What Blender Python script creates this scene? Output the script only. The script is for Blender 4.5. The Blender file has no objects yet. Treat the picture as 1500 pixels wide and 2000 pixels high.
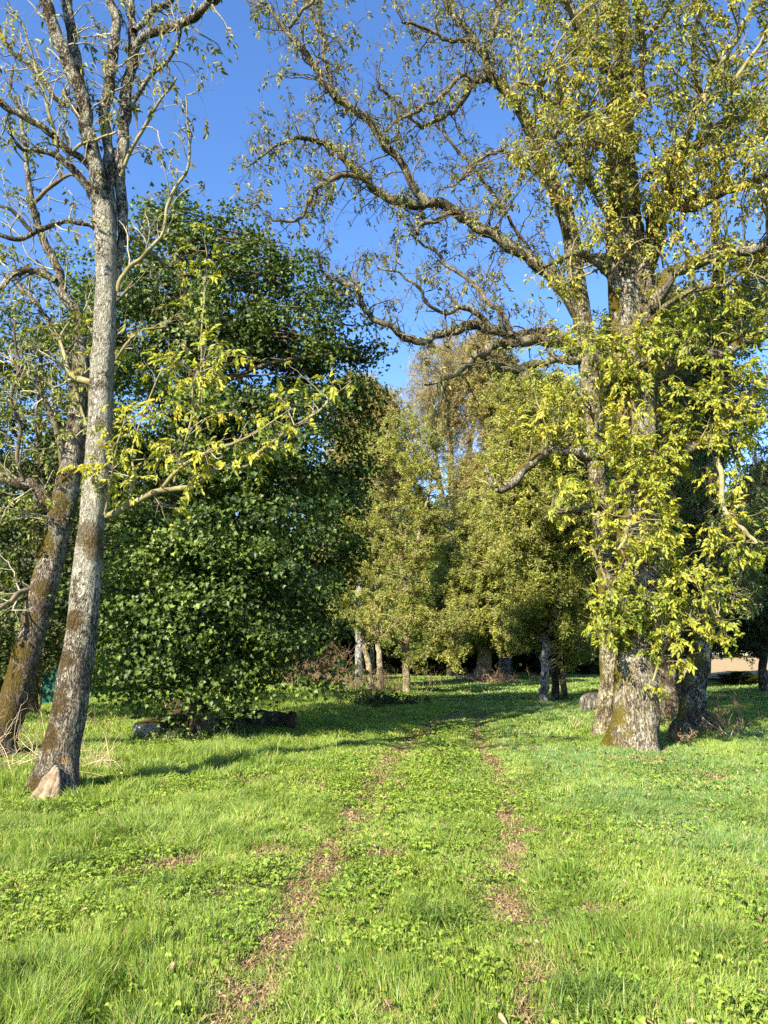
import bpy, math, random
import numpy as np
from mathutils import Vector

# ------------------------------------------------------------------ camera
C = bpy.context.scene.collection
SC = bpy.context.scene
CAM_Z = 1.6
PITCH = math.radians(10.53)
F_PX = 1480.0
cam = bpy.data.cameras.new('camera')
cam.sensor_fit = 'VERTICAL'
cam.sensor_height = 36.0
cam.sensor_width = 27.0
cam.lens = 36.0 * F_PX / 2000.0
cam.clip_end = 3000
cam.clip_start = 0.05
cam_o = bpy.data.objects.new('camera', cam)
C.objects.link(cam_o)
cam_o.location = (0, 0, CAM_Z)
cam_o.rotation_euler = (math.radians(90) + PITCH, 0, 0)
SC.camera = cam_o

# ------------------------------------------------------------------ light
SUN_EL = math.radians(33)
SH = np.array([0.57, 0.82]); SH = SH / np.linalg.norm(SH)          # way the shadows fall
world = bpy.data.worlds.new('World'); SC.world = world
world.use_nodes = True
nt = world.node_tree
bg = nt.nodes['Background']
sky = nt.nodes.new('ShaderNodeTexSky')
sky.sky_type = 'NISHITA'
sky.sun_disc = False
sky.sun_elevation = SUN_EL
sky.sun_rotation = math.atan2(-SH[0], -SH[1])
sky.altitude = 0
sky.air_density = 1.0
sky.dust_density = 0.2
sky.ozone_density = 3.0
hs = nt.nodes.new('ShaderNodeHueSaturation'); hs.inputs['Saturation'].default_value = 1.18; hs.inputs['Hue'].default_value = .508
nt.links.new(sky.outputs[0], hs.inputs['Color']); nt.links.new(hs.outputs[0], bg.inputs[0])
bg.inputs[1].default_value = 0.10
sl = bpy.data.lights.new('sun', 'SUN')
sl.energy = 5.0
sl.angle = math.radians(0.53)
sl.color = (1.0, 0.86, 0.63)
so = bpy.data.objects.new('sun', sl); C.objects.link(so)
so.location = (-20, -20, 25)
d = Vector((SH[0] * math.cos(SUN_EL), SH[1] * math.cos(SUN_EL), -math.sin(SUN_EL)))
so.rotation_euler = d.to_track_quat('-Z', 'Y').to_euler()
SC.view_settings.view_transform = 'Standard'
SC.view_settings.look = 'None'
SC.view_settings.exposure = 1.75
SC.view_settings.gamma = 1.0
SC.render.engine = 'CYCLES'
SC.cycles.max_bounces = 6
SC.cycles.diffuse_bounces = 3
SC.cycles.glossy_bounces = 1
SC.cycles.transmission_bounces = 3
SC.cycles.transparent_max_bounces = 4
SC.cycles.use_denoising = False

# ------------------------------------------------------------------ pixels to points
CP, SP = math.cos(PITCH), math.sin(PITCH)

def P(px, py, Y):
    u, v = (px - 750) / F_PX, (1000 - py) / F_PX
    t = Y / (CP - v * SP)
    return np.array([u * t, Y, CAM_Z + (SP + v * CP) * t])

def G(px, py):
    u, v = (px - 750) / F_PX, (1000 - py) / F_PX
    t = -CAM_Z / (SP + v * CP)
    return np.array([u * t, (CP - v * SP) * t])

def PXM(px, py, Y):                       # metres per photo pixel there
    v = (1000 - py) / F_PX
    return (Y / (CP - v * SP)) / F_PX

# ------------------------------------------------------------------ noise
def _hash(ix, iy, iz, seed):
    n = (ix * 374761393 + iy * 668265263 + iz * 2147483647 + seed * 974711) & 0xFFFFFFFF
    n = ((n ^ (n >> 13)) * 1274126177) & 0xFFFFFFFF
    return ((n ^ (n >> 16)) & 0xFFFF) / 65535.0

def vnoise(x, y, z=None, seed=0):
    x = np.asarray(x, float); y = np.asarray(y, float)
    z = np.zeros_like(x) if z is None else np.asarray(z, float)
    ix, iy, iz = np.floor(x).astype(np.int64), np.floor(y).astype(np.int64), np.floor(z).astype(np.int64)
    fx, fy, fz = x - ix, y - iy, z - iz
    fx, fy, fz = [f * f * (3 - 2 * f) for f in (fx, fy, fz)]
    r = 0
    for a in (0, 1):
        for b in (0, 1):
            for c in (0, 1):
                w = (fx if a else 1 - fx) * (fy if b else 1 - fy) * (fz if c else 1 - fz)
                r = r + w * _hash(ix + a, iy + b, iz + c, seed)
    return r

# ------------------------------------------------------------------ ground shape
def polyl(pix): return np.array([G(*p) for p in pix])
RUT_L = polyl([(380, 2120), (440, 2000), (545, 1830), (610, 1710), (690, 1590), (742, 1510), (800, 1445), (850, 1410), (900, 1390)])
RUT_R = polyl([(1085, 2100), (1060, 2000), (1040, 1900), (1005, 1790), (985, 1690), (1000, 1600), (982, 1520), (935, 1450), (930, 1415), (940, 1395)])

def dist_poly(x, y, pl):
    best = np.full(np.shape(x), 1e9)
    for a, b in zip(pl[:-1], pl[1:]):
        ab = b - a
        t = np.clip(((x - a[0]) * ab[0] + (y - a[1]) * ab[1]) / (ab @ ab), 0, 1)
        best = np.minimum(best, np.hypot(x - a[0] - t * ab[0], y - a[1] - t * ab[1]))
    return best

PATH_C = polyl([(-300, 1440), (0, 1425), (100, 1418), (200, 1412), (300, 1408), (360, 1400)])
def ground_masks(x, y):
    dl = dist_poly(x + 0.14 * (vnoise(x * 2.3, y * 2.3, seed=4) - .5), y, RUT_L)
    dr = dist_poly(x + 0.18 * (vnoise(x * 2.1, y * 2.1, seed=5) - .5), y, RUT_R)
    n1 = vnoise(x * 1.7, y * 1.7, seed=6); n2 = vnoise(x * 5, y * 5, seed=7)
    wl = 0.09 + 0.10 * n1
    wl = wl * (1 + .07 * np.clip(y - 5, 0, 8))
    wr = 0.06 + 0.12 * vnoise(x * 1.3, y * 1.3, seed=16)
    n3 = vnoise(x * .9 + 7, y * .9, seed=77) * .6 + vnoise(x * 9, y * 9, seed=78) * .4
    bl = np.clip(1.25 - (dl / wl) ** 2, 0, 1) * np.clip(0.14 + .85 * n2 + (n3 - .5) * 1.0, 0, 1)
    br = np.clip(1.15 - (dr / wr) ** 2, 0, 1) * np.clip(-.1 + 1.15 * n2 + (n3 - .5) * .5, 0, 1)
    bare = np.maximum(bl, br * 0.9)
    spots = np.clip((vnoise(x * 1.1, y * 1.1, seed=21) * 0.6 + vnoise(x * 4, y * 4, seed=22) * .4 - 0.74) * 9, 0, 1)
    bare = np.maximum(bare, spots * 0.8)
    for (px, py, r) in ((150, 1552, .33), (1250, 1482, .6), (1180, 1780, .25), (1010, 1620, .25), (450, 1940, .2)):
        gx, gy = G(px, py)
        bare = np.maximum(bare, np.clip(1.2 - np.hypot((x - gx), (y - gy) * 1.3) / r, 0, 1) * (.4 + .6 * n2))
    gp = np.clip(1.3 - dist_poly(x, y, PATH_C) / 0.9, 0, 1)
    bare = np.maximum(bare, gp)
    return bare, dl, dr

def H(x, y):
    x = np.asarray(x, float); y = np.asarray(y, float)
    h = 0.05 * (vnoise(x * .35, y * .35, seed=1) - .5) + 0.035 * (vnoise(x * 1.2, y * 1.2, seed=2) - .5)
    dl = dist_poly(x, y, RUT_L); dr = dist_poly(x, y, RUT_R)
    h = h - 0.04 * np.exp(-(dl / .25) ** 2) - 0.03 * np.exp(-(dr / .25) ** 2)
    return h

def Hf(x, y): return float(H(np.array([x]), np.array([y]))[0])

# ------------------------------------------------------------------ mesh helpers
def make_mesh(name, V, loops, starts, totals, mat, smooth=False, attrs=None):
    me = bpy.data.meshes.new(name)
    V = np.ascontiguousarray(V, dtype=np.float32)
    me.vertices.add(len(V)); me.vertices.foreach_set('co', V.ravel())
    me.loops.add(len(loops)); me.loops.foreach_set('vertex_index', np.ascontiguousarray(loops, dtype=np.int32))
    me.polygons.add(len(starts))
    me.polygons.foreach_set('loop_start', np.ascontiguousarray(starts, dtype=np.int32))
    me.polygons.foreach_set('loop_total', np.ascontiguousarray(totals, dtype=np.int32))
    if smooth:
        me.polygons.foreach_set('use_smooth', np.ones(len(starts), dtype=bool))
    for k, a in (attrs or {}).items():
        at = me.attributes.new(k, 'FLOAT', 'POINT')
        at.data.foreach_set('value', np.ascontiguousarray(a, dtype=np.float32))
    me.update(calc_edges=True)
    me.materials.append(mat)
    return me

def link(name, me, parent=None, loc=(0, 0, 0)):
    o = bpy.data.objects.new(name, me)
    C.objects.link(o)
    if parent is not None: o.parent = parent
    else: o.location = loc
    return o

def tag(o, label=None, cat=None, group=None, kind=None):
    if label: o['label'] = label
    if cat: o['category'] = cat
    if group: o['group'] = group
    if kind: o['kind'] = kind
    return o

def thing(name, loc, label, cat, group=None):
    o = bpy.data.objects.new(name, None); C.objects.link(o)
    o.location = loc; o.empty_display_size = .2
    return tag(o, label, cat, group)

def tubes(Pt, R, k, flare=None, wob=0.0, seed=0, cap=True):
    """Pt (N,S,3), R (N,S) -> verts, quads"""
    N, S, _ = Pt.shape
    T = np.gradient(Pt, axis=1)
    T /= np.linalg.norm(T, axis=2, keepdims=True) + 1e-9
    D = Pt[:, -1] - Pt[:, 0]
    D /= np.linalg.norm(D, axis=1, keepdims=True) + 1e-9
    ref = np.where(np.abs(D[:, 1:2]) < 0.7, np.array([[0, 1., 0]]), np.array([[1., 0, 0]]))
    A = np.cross(T, ref[:, None, :]); A /= np.linalg.norm(A, axis=2, keepdims=True) + 1e-9
    B = np.cross(T, A)
    th = np.arange(k) * 2 * math.pi / k
    rr = np.repeat(R[:, :, None], k, axis=2)
    if wob:
        q = Pt[:, :, None, :] + (A[:, :, None] * np.cos(th)[None, None, :, None] + B[:, :, None] * np.sin(th)[None, None, :, None]) * rr[..., None]
        s = 1.6 / (R.max() + .05)
        nz = vnoise(q[..., 0] * s, q[..., 1] * s, q[..., 2] * s * .5, seed) - .5
        nz2 = vnoise(q[..., 0] * s * 3, q[..., 1] * s * 3, q[..., 2] * s * 1.2, seed + 3) - .5
        rr = rr * (1 + wob * (nz * 1.3 + nz2 * .6))
    if flare is not None:
        amt, h, nlobe, z0 = flare
        hz = np.clip(Pt[:, :, 2] - z0, 0, None)
        e = amt * np.exp(-hz / h)
        rr = rr * (1 + e[:, :, None] * (0.75 + 0.55 * np.cos(nlobe * th + seed)[None, None, :] + 0.3 * np.cos((nlobe + 2) * th + 2.1 + seed)[None, None, :]))
    V = Pt[:, :, None, :] + (A[:, :, None] * np.cos(th)[None, None, :, None] + B[:, :, None] * np.sin(th)[None, None, :, None]) * rr[..., None]
    V = V.reshape(-1, 3)
    i = np.arange(N)[:, None, None] * S * k + np.arange(S - 1)[None, :, None] * k
    j = np.arange(k)[None, None, :]; j2 = (j + 1) % k
    Q = np.stack([i + j, i + j2, i + k + j2, i + k + j], axis=-1).reshape(-1, 4)
    return V, Q

class Wood:
    def __init__(s): s.V = []; s.Q = []; s.n = 0
    def add(s, Pt, R, k, **kw):
        if len(Pt) == 0: return
        V, Q = tubes(Pt, R, k, **kw)
        s.V.append(V); s.Q.append(Q + s.n); s.n += len(V)
    def build(s, name, mat, parent=None, base=None):
        if not s.V: return None
        V = np.concatenate(s.V); Q = np.concatenate(s.Q)
        if base is not None: V = V - np.asarray(base)[None]
        me = make_mesh(name, V, Q.ravel(), np.arange(len(Q)) * 4, np.full(len(Q), 4), mat, smooth=True)
        return link(name, me, parent)

def catmull(pts, n):
    pts = np.asarray(pts, float)
    p = np.vstack([2 * pts[0] - pts[1], pts, 2 * pts[-1] - pts[-2]])
    out = []
    m = len(pts) - 1
    for t in np.linspace(0, m - 1e-6, n):
        i = int(t); f = t - i
        a, b, c, dd = p[i], p[i + 1], p[i + 2], p[i + 3]
        out.append(.5 * ((2 * b) + (-a + c) * f + (2 * a - 5 * b + 4 * c - dd) * f * f + (-a + 3 * b - 3 * c + dd) * f ** 3))
    return np.array(out)

def limb(pix, n=None, jig=0.0, rng=None):
    """pix: (px, py, Y, halfwidth_px) -> (1,S,3),(1,S)"""
    q = np.array([[*P(a, b, Y), w * PXM(a, b, Y)] for a, b, Y, w in pix])
    n = n or 9 * len(pix)
    o = catmull(q, n)
    if jig and rng is not None:
        L = np.linalg.norm(np.diff(o[:, :3], axis=0), axis=1).sum()
        ph = np.linspace(0, L, n)
        for a in range(3):
            u = rng.random() * 50
            o[:, a] += jig * ((vnoise(ph * 2.2 + a * 31 + u, ph * 0 + .5) - .5) + .55 * (vnoise(ph * 6.5 + a * 17 + u, ph * 0 + 3.5) - .5)) * np.minimum(1, ph * 2)
    return o[None, :, :3], np.maximum(o[None, :, 3], 0.004)

def norm(v): return v / (np.linalg.norm(v, axis=-1, keepdims=True) + 1e-9)

def sample_on(Pt, R, rng, m, t0, t1):
    N, S, _ = Pt.shape
    t = (t0 + (t1 - t0) * (np.arange(m)[None] + rng.random((N, m))) / m) * (S - 1)
    i = np.clip(t.astype(int), 0, S - 2); f = (t - i)[..., None]
    n = np.arange(N)[:, None]
    pos = Pt[n, i] * (1 - f) + Pt[n, i + 1] * f
    r = R[n, i] * (1 - f[..., 0]) + R[n, i + 1] * f[..., 0]
    tan = norm(Pt[n, i + 1] - Pt[n, i])
    return pos.reshape(-1, 3), tan.reshape(-1, 3), r.reshape(-1), (t / (S - 1)).reshape(-1)

def grow(start, dirs, length, r0, steps, wander, trop, rng, rend=.3, curl=.15):
    N = len(start)
    Pt = np.zeros((N, steps + 1, 3)); Pt[:, 0] = start
    dcur = norm(dirs)
    cv = rng.normal(0, curl, (N, 3))
    st = (length / steps)[:, None]
    trop = np.asarray(trop, float)
    for k in range(steps):
        if k == steps // 2: cv = rng.normal(0, curl, (N, 3)) - .5 * cv
        dcur = norm(dcur + cv + rng.normal(0, wander, (N, 3)) + (trop if trop.ndim == 1 else trop[k]))
        Pt[:, k + 1] = Pt[:, k] + dcur * st
    t = np.linspace(0, 1, steps + 1)[None]
    R = r0[:, None] * (1 - (1 - rend) * t)
    return Pt, R

def side_dirs(tan, ang, rng, bias=None, bw=0.0):
    r = norm(np.cross(tan, norm(rng.normal(0, 1, tan.shape))))
    if bias is not None: r = norm(r + bw * bias)
    a = ang * (1 + .35 * rng.normal(0, 1, (len(tan), 1)))
    return norm(tan * np.cos(a) + r * np.sin(a))

# ------------------------------------------------------------------ leaves
def leaflet(verts, faces, o, ax, side, L, W, dz, hi):
    o = np.array(o, float); ax = norm(np.array(ax, float)); side = norm(np.array(side, float))
    up = np.cross(ax, side)
    b = len(verts)
    if hi:
        for t, w in ((0, 0), (.3, .46), (.68, .40), (1, 0), (.68, -.40), (.3, -.46)):
            verts.append(o + ax * L * t + side * W * w + up * (abs(w) * W * .5) - np.array([0, 0, 1]) * dz * L * t * t)
        faces += [[b, b + 3, b + 2, b + 1], [b, b + 5, b + 4, b + 3]]
    else:
        for t, w in ((0, 0), (.45, .5), (1, 0), (.45, -.5)):
            verts.append(o + ax * L * t + side * W * w + up * (abs(w) * W * .5) - np.array([0, 0, 1]) * dz * L * t * t)
        faces += [[b, b + 2, b + 1], [b, b + 3, b + 2]]

def ash_template(pairs=3, L=.18, l=.080, w=.048, hi=True, droop=.5, seed=0):
    rg = random.Random(seed)
    v, f = [], []
    for i in range(pairs):
        x = L * (.30 + .55 * i / max(1, pairs - 1))
        z = -droop * x * x / L
        for s in (1, -1):
            if rg.random() < .12: continue
            a = rg.uniform(.5, 1.1) * s
            ax = (math.cos(a), math.sin(a), rg.uniform(-.55, .2))
            sd = (-math.sin(a), math.cos(a), rg.uniform(-.6, .6))
            leaflet(v, f, (x, 0, z), ax, sd, l * rg.uniform(.7, 1.15), w * rg.uniform(.8, 1.15), rg.uniform(.1, .9), hi)
    leaflet(v, f, (L * .9, 0, -droop * L * .8), (1, rg.uniform(-.3, .3), rg.uniform(-.9, -.1)), (0, 1, rg.uniform(-.5, .5)), l * 1.15, w, .5, hi)
    return np.array(v), f

def maple_template(s=.11):
    half = [(0, 0), (.05, .22), (-.12, .5), (.18, .42), (.42, .62), (.48, .3), (.62, .36), (.66, .14), (1.0, 0)]
    v, f = [], []
    for sg in (1, -1):
        b = len(v)
        for x, y in half:
            v.append((x * s, sg * y * s, (abs(y) * .28 - .35 * x * x) * s))
        idx = list(range(b, b + len(half)))
        f.append(idx if sg < 0 else idx[::-1])
    # share the midrib so each leaf is one island
    v = np.array(v); n = len(half)
    f[1] = [0 if i == n else (n - 1 if i == 2 * n - 1 else i - 1) for i in f[1]]
    v = np.delete(v, [n, 2 * n - 1], axis=0)
    return v, f

def spray_template(n, s, seed, w=.45):
    r = np.random.default_rng(seed)
    v, f = [], []
    for i in range(n):
        a = r.random() * 6.28; o = r.normal(0, s * .8, 3) * (1, 1, .6)
        leaflet(v, f, o, (math.cos(a), math.sin(a), -.4 + r.normal() * .4), (-math.sin(a), math.cos(a), r.normal() * .5), s, s * w, .3, False)
    return np.array(v), f

class Leaves:
    def __init__(s): s.V = []; s.L = []; s.T = []; s.n = 0
    def add(s, tpl, pos, fwd, nrm, scale):
        if isinstance(tpl, list):
            w = np.arange(len(pos)) % len(tpl); scale = np.broadcast_to(scale, (len(pos),))
            for i, t in enumerate(tpl): s.add(t, pos[w == i], fwd[w == i], nrm[w == i], scale[w == i])
            return
        v, f = tpl
        N = len(pos)
        if N == 0: return
        x = norm(fwd); y = norm(np.cross(nrm, x)); z = np.cross(x, y)
        M = np.stack([x, y, z], axis=-1) * np.asarray(scale)[:, None, None]
        V = np.einsum('nij,vj->nvi', M, v) + pos[:, None]
        nv = len(v)
        fl = np.concatenate([np.array(q) for q in f])
        s.L.append((fl[None] + (np.arange(N) * nv)[:, None] + s.n).ravel())
        s.T.append(np.tile(np.array([len(q) for q in f]), N))
        s.V.append(V.reshape(-1, 3)); s.n += N * nv
    def build(s, name, mat, parent=None, base=None):
        V = np.concatenate(s.V)
        if base is not None: V = V - np.asarray(base)[None]
        T = np.concatenate(s.T)
        st = np.concatenate([[0], np.cumsum(T)[:-1]])
        return link(name, make_mesh(name, V, np.concatenate(s.L), st, T, mat), parent)

def leaf_on(lv, tpl, Pt, R, rng, m, t0=.3, t1=1., size=1., keep=1., updown=-.25, along=.7):
    pos, tan, r, t = sample_on(Pt, R, rng, m, t0, t1)
    if keep < 1:
        k = rng.random(len(pos)) < keep
        pos, tan = pos[k], tan[k]
    fwd = tan * along + rng.normal(0, .5, pos.shape) + np.array([0, 0, updown])
    nrm = np.array([0, 0, 1.]) + rng.normal(0, .45, pos.shape) + np.array([-.25, -.35, 0])
    lv.add(tpl, pos, fwd, nrm, size * (0.65 + .6 * rng.random(len(pos))))

# ------------------------------------------------------------------ materials
def newmat(name):
    m = bpy.data.materials.new(name); m.use_nodes = True
    n = m.node_tree; n.nodes.clear()
    out = n.nodes.new('ShaderNodeOutputMaterial')
    return m, n, out

def ramp(n, fac, stops, interp='LINEAR'):
    r = n.nodes.new('ShaderNodeValToRGB'); r.color_ramp.interpolation = interp
    el = r.color_ramp.elements
    while len(el) < len(stops): el.new(.5)
    for e, (p, c) in zip(el, stops):
        e.position = p; e.color = (*c, 1) if len(c) == 3 else c
    n.links.new(fac, r.inputs[0])
    return r.outputs[0]

def mixc(n, fac, a, b, mode='MIX'):
    m = n.nodes.new('ShaderNodeMix'); m.data_type = 'RGBA'; m.blend_type = mode
    for k, s in ((0, fac), (6, a), (7, b)):
        if hasattr(s, 'is_output'): n.links.new(s, m.inputs[k])
        elif isinstance(s, (int, float)): m.inputs[k].default_value = s
        else: m.inputs[k].default_value = (*s, 1)
    return m.outputs[2]

def math_(n, op, a, b=None, c=None, clamp=False):
    m = n.nodes.new('ShaderNodeMath'); m.operation = op; m.use_clamp = clamp
    for k, s in enumerate((a, b, c)):
        if s is None: continue
        if hasattr(s, 'is_output'): n.links.new(s, m.inputs[k])
        else: m.inputs[k].default_value = s
    return m.outputs[0]

def noise(n, scale, detail=3, vec=None, rough=.55):
    t = n.nodes.new('ShaderNodeTexNoise'); t.inputs['Scale'].default_value = scale
    t.inputs['Detail'].default_value = detail; t.inputs['Roughness'].default_value = rough
    if vec is not None: n.links.new(vec, t.inputs['Vector'])
    return t.outputs['Fac']

def leaf_mat(name, stops, transl=.4, gloss=.02, big=.6, patch=None, rough=.5):
    m, n, out = newmat(name)
    g = n.nodes.new('ShaderNodeNewGeometry')
    tc = n.nodes.new('ShaderNodeTexCoord')
    nz = noise(n, big, 2, tc.outputs['Object'])
    f = math_(n, 'ADD', math_(n, 'MULTIPLY', g.outputs['Random Per Island'], .6), math_(n, 'MULTIPLY_ADD', nz, 1.2, -.4), clamp=True)
    col = ramp(n, f, stops)
    if patch is not None:
        r2 = math_(n, 'FRACT', math_(n, 'MULTIPLY', g.outputs['Random Per Island'], 17.3))
        k = math_(n, 'LESS_THAN', r2, patch[0])
        col = mixc(n, k, col, patch[1])
    dif = n.nodes.new('ShaderNodeBsdfDiffuse'); n.links.new(col, dif.inputs[0])
    tr = n.nodes.new('ShaderNodeBsdfTranslucent')
    tcol = mixc(n, 1.0, col, (1.25, 1.15, .55), 'MULTIPLY')
    n.links.new(tcol, tr.inputs[0])
    mx = n.nodes.new('ShaderNodeMixShader'); mx.inputs[0].default_value = transl
    n.links.new(dif.outputs[0], mx.inputs[1]); n.links.new(tr.outputs[0], mx.inputs[2])
    gl = n.nodes.new('ShaderNodeBsdfGlossy'); gl.inputs['Roughness'].default_value = rough
    gl.inputs[0].default_value = (1, 1, 1, 1)
    m2 = n.nodes.new('ShaderNodeMixShader'); m2.inputs[0].default_value = gloss
    n.links.new(mx.outputs[0], m2.inputs[1]); n.links.new(gl.outputs[0], m2.inputs[2])
    n.links.new(m2.outputs[0], out.inputs[0])
    return m

def bark_mat(name, base=(.11, .095, .075), dark=(.022, .018, .013), lichen=(.50, .50, .42), la=.5, moss=(.10, .085, .018), ma=.4,
             fs=26., spots=(), bump=.8, lscale=3.2, mossdir=(-.75, .1, .5), lz=None):
    m, n, out = newmat(name)
    tc = n.nodes.new('ShaderNodeTexCoord'); ob = tc.outputs['Object']
    mp = n.nodes.new('ShaderNodeMapping'); mp.inputs['Scale'].default_value = (1, 1, .22)
    wn = n.nodes.new('ShaderNodeTexNoise'); wn.inputs['Scale'].default_value = 5; n.links.new(ob, wn.inputs['Vector'])
    add = n.nodes.new('ShaderNodeVectorMath'); add.operation = 'MULTIPLY_ADD'
    n.links.new(wn.outputs['Color'], add.inputs[0]); add.inputs[1].default_value = (.12, .12, .12); n.links.new(ob, add.inputs[2])
    n.links.new(add.outputs[0], mp.inputs[0])
    rn = noise(n, fs * .85, 3, mp.outputs[0], .6)
    rn2 = noise(n, fs * 2.1, 2, mp.outputs[0], .6)
    ridge = math_(n, 'MULTIPLY', math_(n, 'ABSOLUTE', math_(n, 'SUBTRACT', rn, .5)), 8.5, clamp=True)
    fur = math_(n, 'MULTIPLY_ADD', ridge, .65, math_(n, 'MULTIPLY', math_(n, 'MULTIPLY_ADD', math_(n, 'ABSOLUTE', math_(n, 'SUBTRACT', rn2, .5)), 4, .1), .7), clamp=True)
    fine = noise(n, 60, 4, ob, .7)
    col = ramp(n, math_(n, 'MULTIPLY', math_(n, 'POWER', fur, 1.5), math_(n, 'MULTIPLY_ADD', fine, 1.2, .35)), [(0.04, dark), (.42, base), (.9, tuple(min(1, c * 1.7) for c in base))])
    # lichen crust
    l1 = noise(n, lscale, 5, ob, .62); l2 = noise(n, 22, 4, ob, .65)
    lm = math_(n, 'ADD', math_(n, 'MULTIPLY', l1, .75), math_(n, 'MULTIPLY', l2, .45))
    lm = math_(n, 'ADD', lm, math_(n, 'MULTIPLY', fur, .10))
    thr = .76 - .34 * la
    if lz:
        sp_ = n.nodes.new('ShaderNodeSeparateXYZ'); n.links.new(ob, sp_.inputs[0])
        hz = math_(n, 'DIVIDE', math_(n, 'SUBTRACT', sp_.outputs['Z'], lz[0]), lz[1] - lz[0], clamp=True)
        lm = math_(n, 'SUBTRACT', lm, math_(n, 'MULTIPLY', math_(n, 'SUBTRACT', 1.0, hz), lz[2]))
    lm = math_(n, 'MULTIPLY', math_(n, 'SUBTRACT', lm, thr), 9, clamp=True)
    lm = math_(n, 'MULTIPLY', lm, math_(n, 'MULTIPLY_ADD', fur, .7, .3), clamp=True)
    lcol = mixc(n, l2, tuple(c * .55 for c in lichen), tuple(min(1, c * 1.35) for c in lichen))
    col = mixc(n, lm, col, lcol)
    # moss on the damp and upper sides
    g = n.nodes.new('ShaderNodeNewGeometry')
    dt = n.nodes.new('ShaderNodeVectorMath'); dt.operation = 'DOT_PRODUCT'
    n.links.new(g.outputs['True Normal'], dt.inputs[0]); dt.inputs[1].default_value = mossdir
    m1 = noise(n, 1.7, 4, ob, .6); m2 = noise(n, 30, 3, ob)
    mm = math_(n, 'ADD', math_(n, 'MULTIPLY_ADD', dt.outputs['Value'], .22, m1), math_(n, 'MULTIPLY', m2, .22))
    mm = math_(n, 'MULTIPLY', math_(n, 'SUBTRACT', mm, .98 - .42 * ma), 7, clamp=True)
    mcol = mixc(n, m2, tuple(c * .45 for c in moss), tuple(min(1, c * 1.6) for c in moss))
    col = mixc(n, mm, col, mcol)
    for (ctr, rad, sc) in spots:
        v = n.nodes.new('ShaderNodeVectorMath'); v.operation = 'DISTANCE'
        n.links.new(ob, v.inputs[0]); v.inputs[1].default_value = ctr
        k = math_(n, 'SUBTRACT', 1.0, math_(n, 'DIVIDE', v.outputs['Value'], rad))
        k = math_(n, 'ADD', k, math_(n, 'MULTIPLY_ADD', l2, 1.6, -.95))
        k = math_(n, 'MULTIPLY', math_(n, 'MULTIPLY', k, 5, clamp=True), math_(n, 'MULTIPLY_ADD', fur, .8, .2), clamp=True)
        col = mixc(n, k, col, sc)
    bs = n.nodes.new('ShaderNodeBsdfDiffuse'); n.links.new(col, bs.inputs[0]); bs.inputs['Roughness'].default_value = .6
    bp = n.nodes.new('ShaderNodeBump'); bp.inputs['Strength'].default_value = bump; bp.inputs['Distance'].default_value = .045
    hh = math_(n, 'ADD', math_(n, 'MULTIPLY', fur, 1.), math_(n, 'ADD', math_(n, 'MULTIPLY', fine, .3), math_(n, 'MULTIPLY', lm, .2)))
    n.links.new(hh, bp.inputs['Height']); n.links.new(bp.outputs[0], bs.inputs['Normal'])
    n.links.new(bs.outputs[0], out.inputs[0])
    return m

def twig_mat(name, a, b, sc=3.):
    m, n, out = newmat(name)
    tc = n.nodes.new('ShaderNodeTexCoord')
    nz = noise(n, sc, 4, tc.outputs['Object'], .7)
    nz2 = noise(n, 40, 3, tc.outputs['Object'])
    f = math_(n, 'MULTIPLY', math_(n, 'SUBTRACT', math_(n, 'ADD', nz, math_(n, 'MULTIPLY', nz2, .3)), .45), 3.2, clamp=True)
    bs = n.nodes.new('ShaderNodeBsdfDiffuse'); n.links.new(mixc(n, f, a, b), bs.inputs[0])
    n.links.new(bs.outputs[0], out.inputs[0])
    return m

def rough_mat(name, a, b, sc=8., c=None, bump=.4):
    m, n, out = newmat(name)
    tc = n.nodes.new('ShaderNodeTexCoord')
    nz = noise(n, sc, 5, tc.outputs['Object'], .65)
    st = [(.3, a), (.65, b)] + ([(.8, c)] if c else [])
    bs = n.nodes.new('ShaderNodeBsdfDiffuse'); n.links.new(ramp(n, nz, st), bs.inputs[0])
    bp = n.nodes.new('ShaderNodeBump'); bp.inputs['Strength'].default_value = bump; bp.inputs['Distance'].default_value = .03
    n.links.new(nz, bp.inputs['Height']); n.links.new(bp.outputs[0], bs.inputs['Normal'])
    n.links.new(bs.outputs[0], out.inputs[0])
    return m

M_ASH = leaf_mat('ash_leaf', [(0, (.055, .085, .02)), (.35, (.15, .19, .03)), (.65, (.30, .31, .045)), (1, (.50, .44, .07))], .42, patch=(.05, (.30, .15, .03)))
M_ASH_HI = leaf_mat('ash_leaf_high', [(0, (.05, .075, .03)), (.4, (.12, .15, .05)), (.75, (.24, .25, .06)), (1, (.40, .35, .07))], .40, patch=(.10, (.22, .13, .06)))
M_YEL = leaf_mat('ash_leaf_yellow', [(0, (.08, .14, .02)), (.35, (.22, .28, .03)), (.7, (.40, .40, .05)), (1, (.56, .48, .06))], .45)
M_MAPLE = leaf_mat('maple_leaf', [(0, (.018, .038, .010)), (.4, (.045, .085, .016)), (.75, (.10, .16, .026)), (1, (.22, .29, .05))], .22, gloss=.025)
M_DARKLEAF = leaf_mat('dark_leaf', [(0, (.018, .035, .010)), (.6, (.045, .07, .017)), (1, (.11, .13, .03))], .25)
M_OLIVE = leaf_mat('olive_leaf', [(0, (.055, .085, .018)), (.5, (.14, .19, .03)), (1, (.29, .31, .055))], .4, gloss=.03)
M_FRESH = leaf_mat('fresh_leaf', [(0, (.08, .12, .025)), (.5, (.24, .29, .06)), (1, (.47, .46, .11))], .45)
M_TWIG_FAR = twig_mat('far_twig', (.12, .10, .05), (.34, .29, .17))
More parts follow.
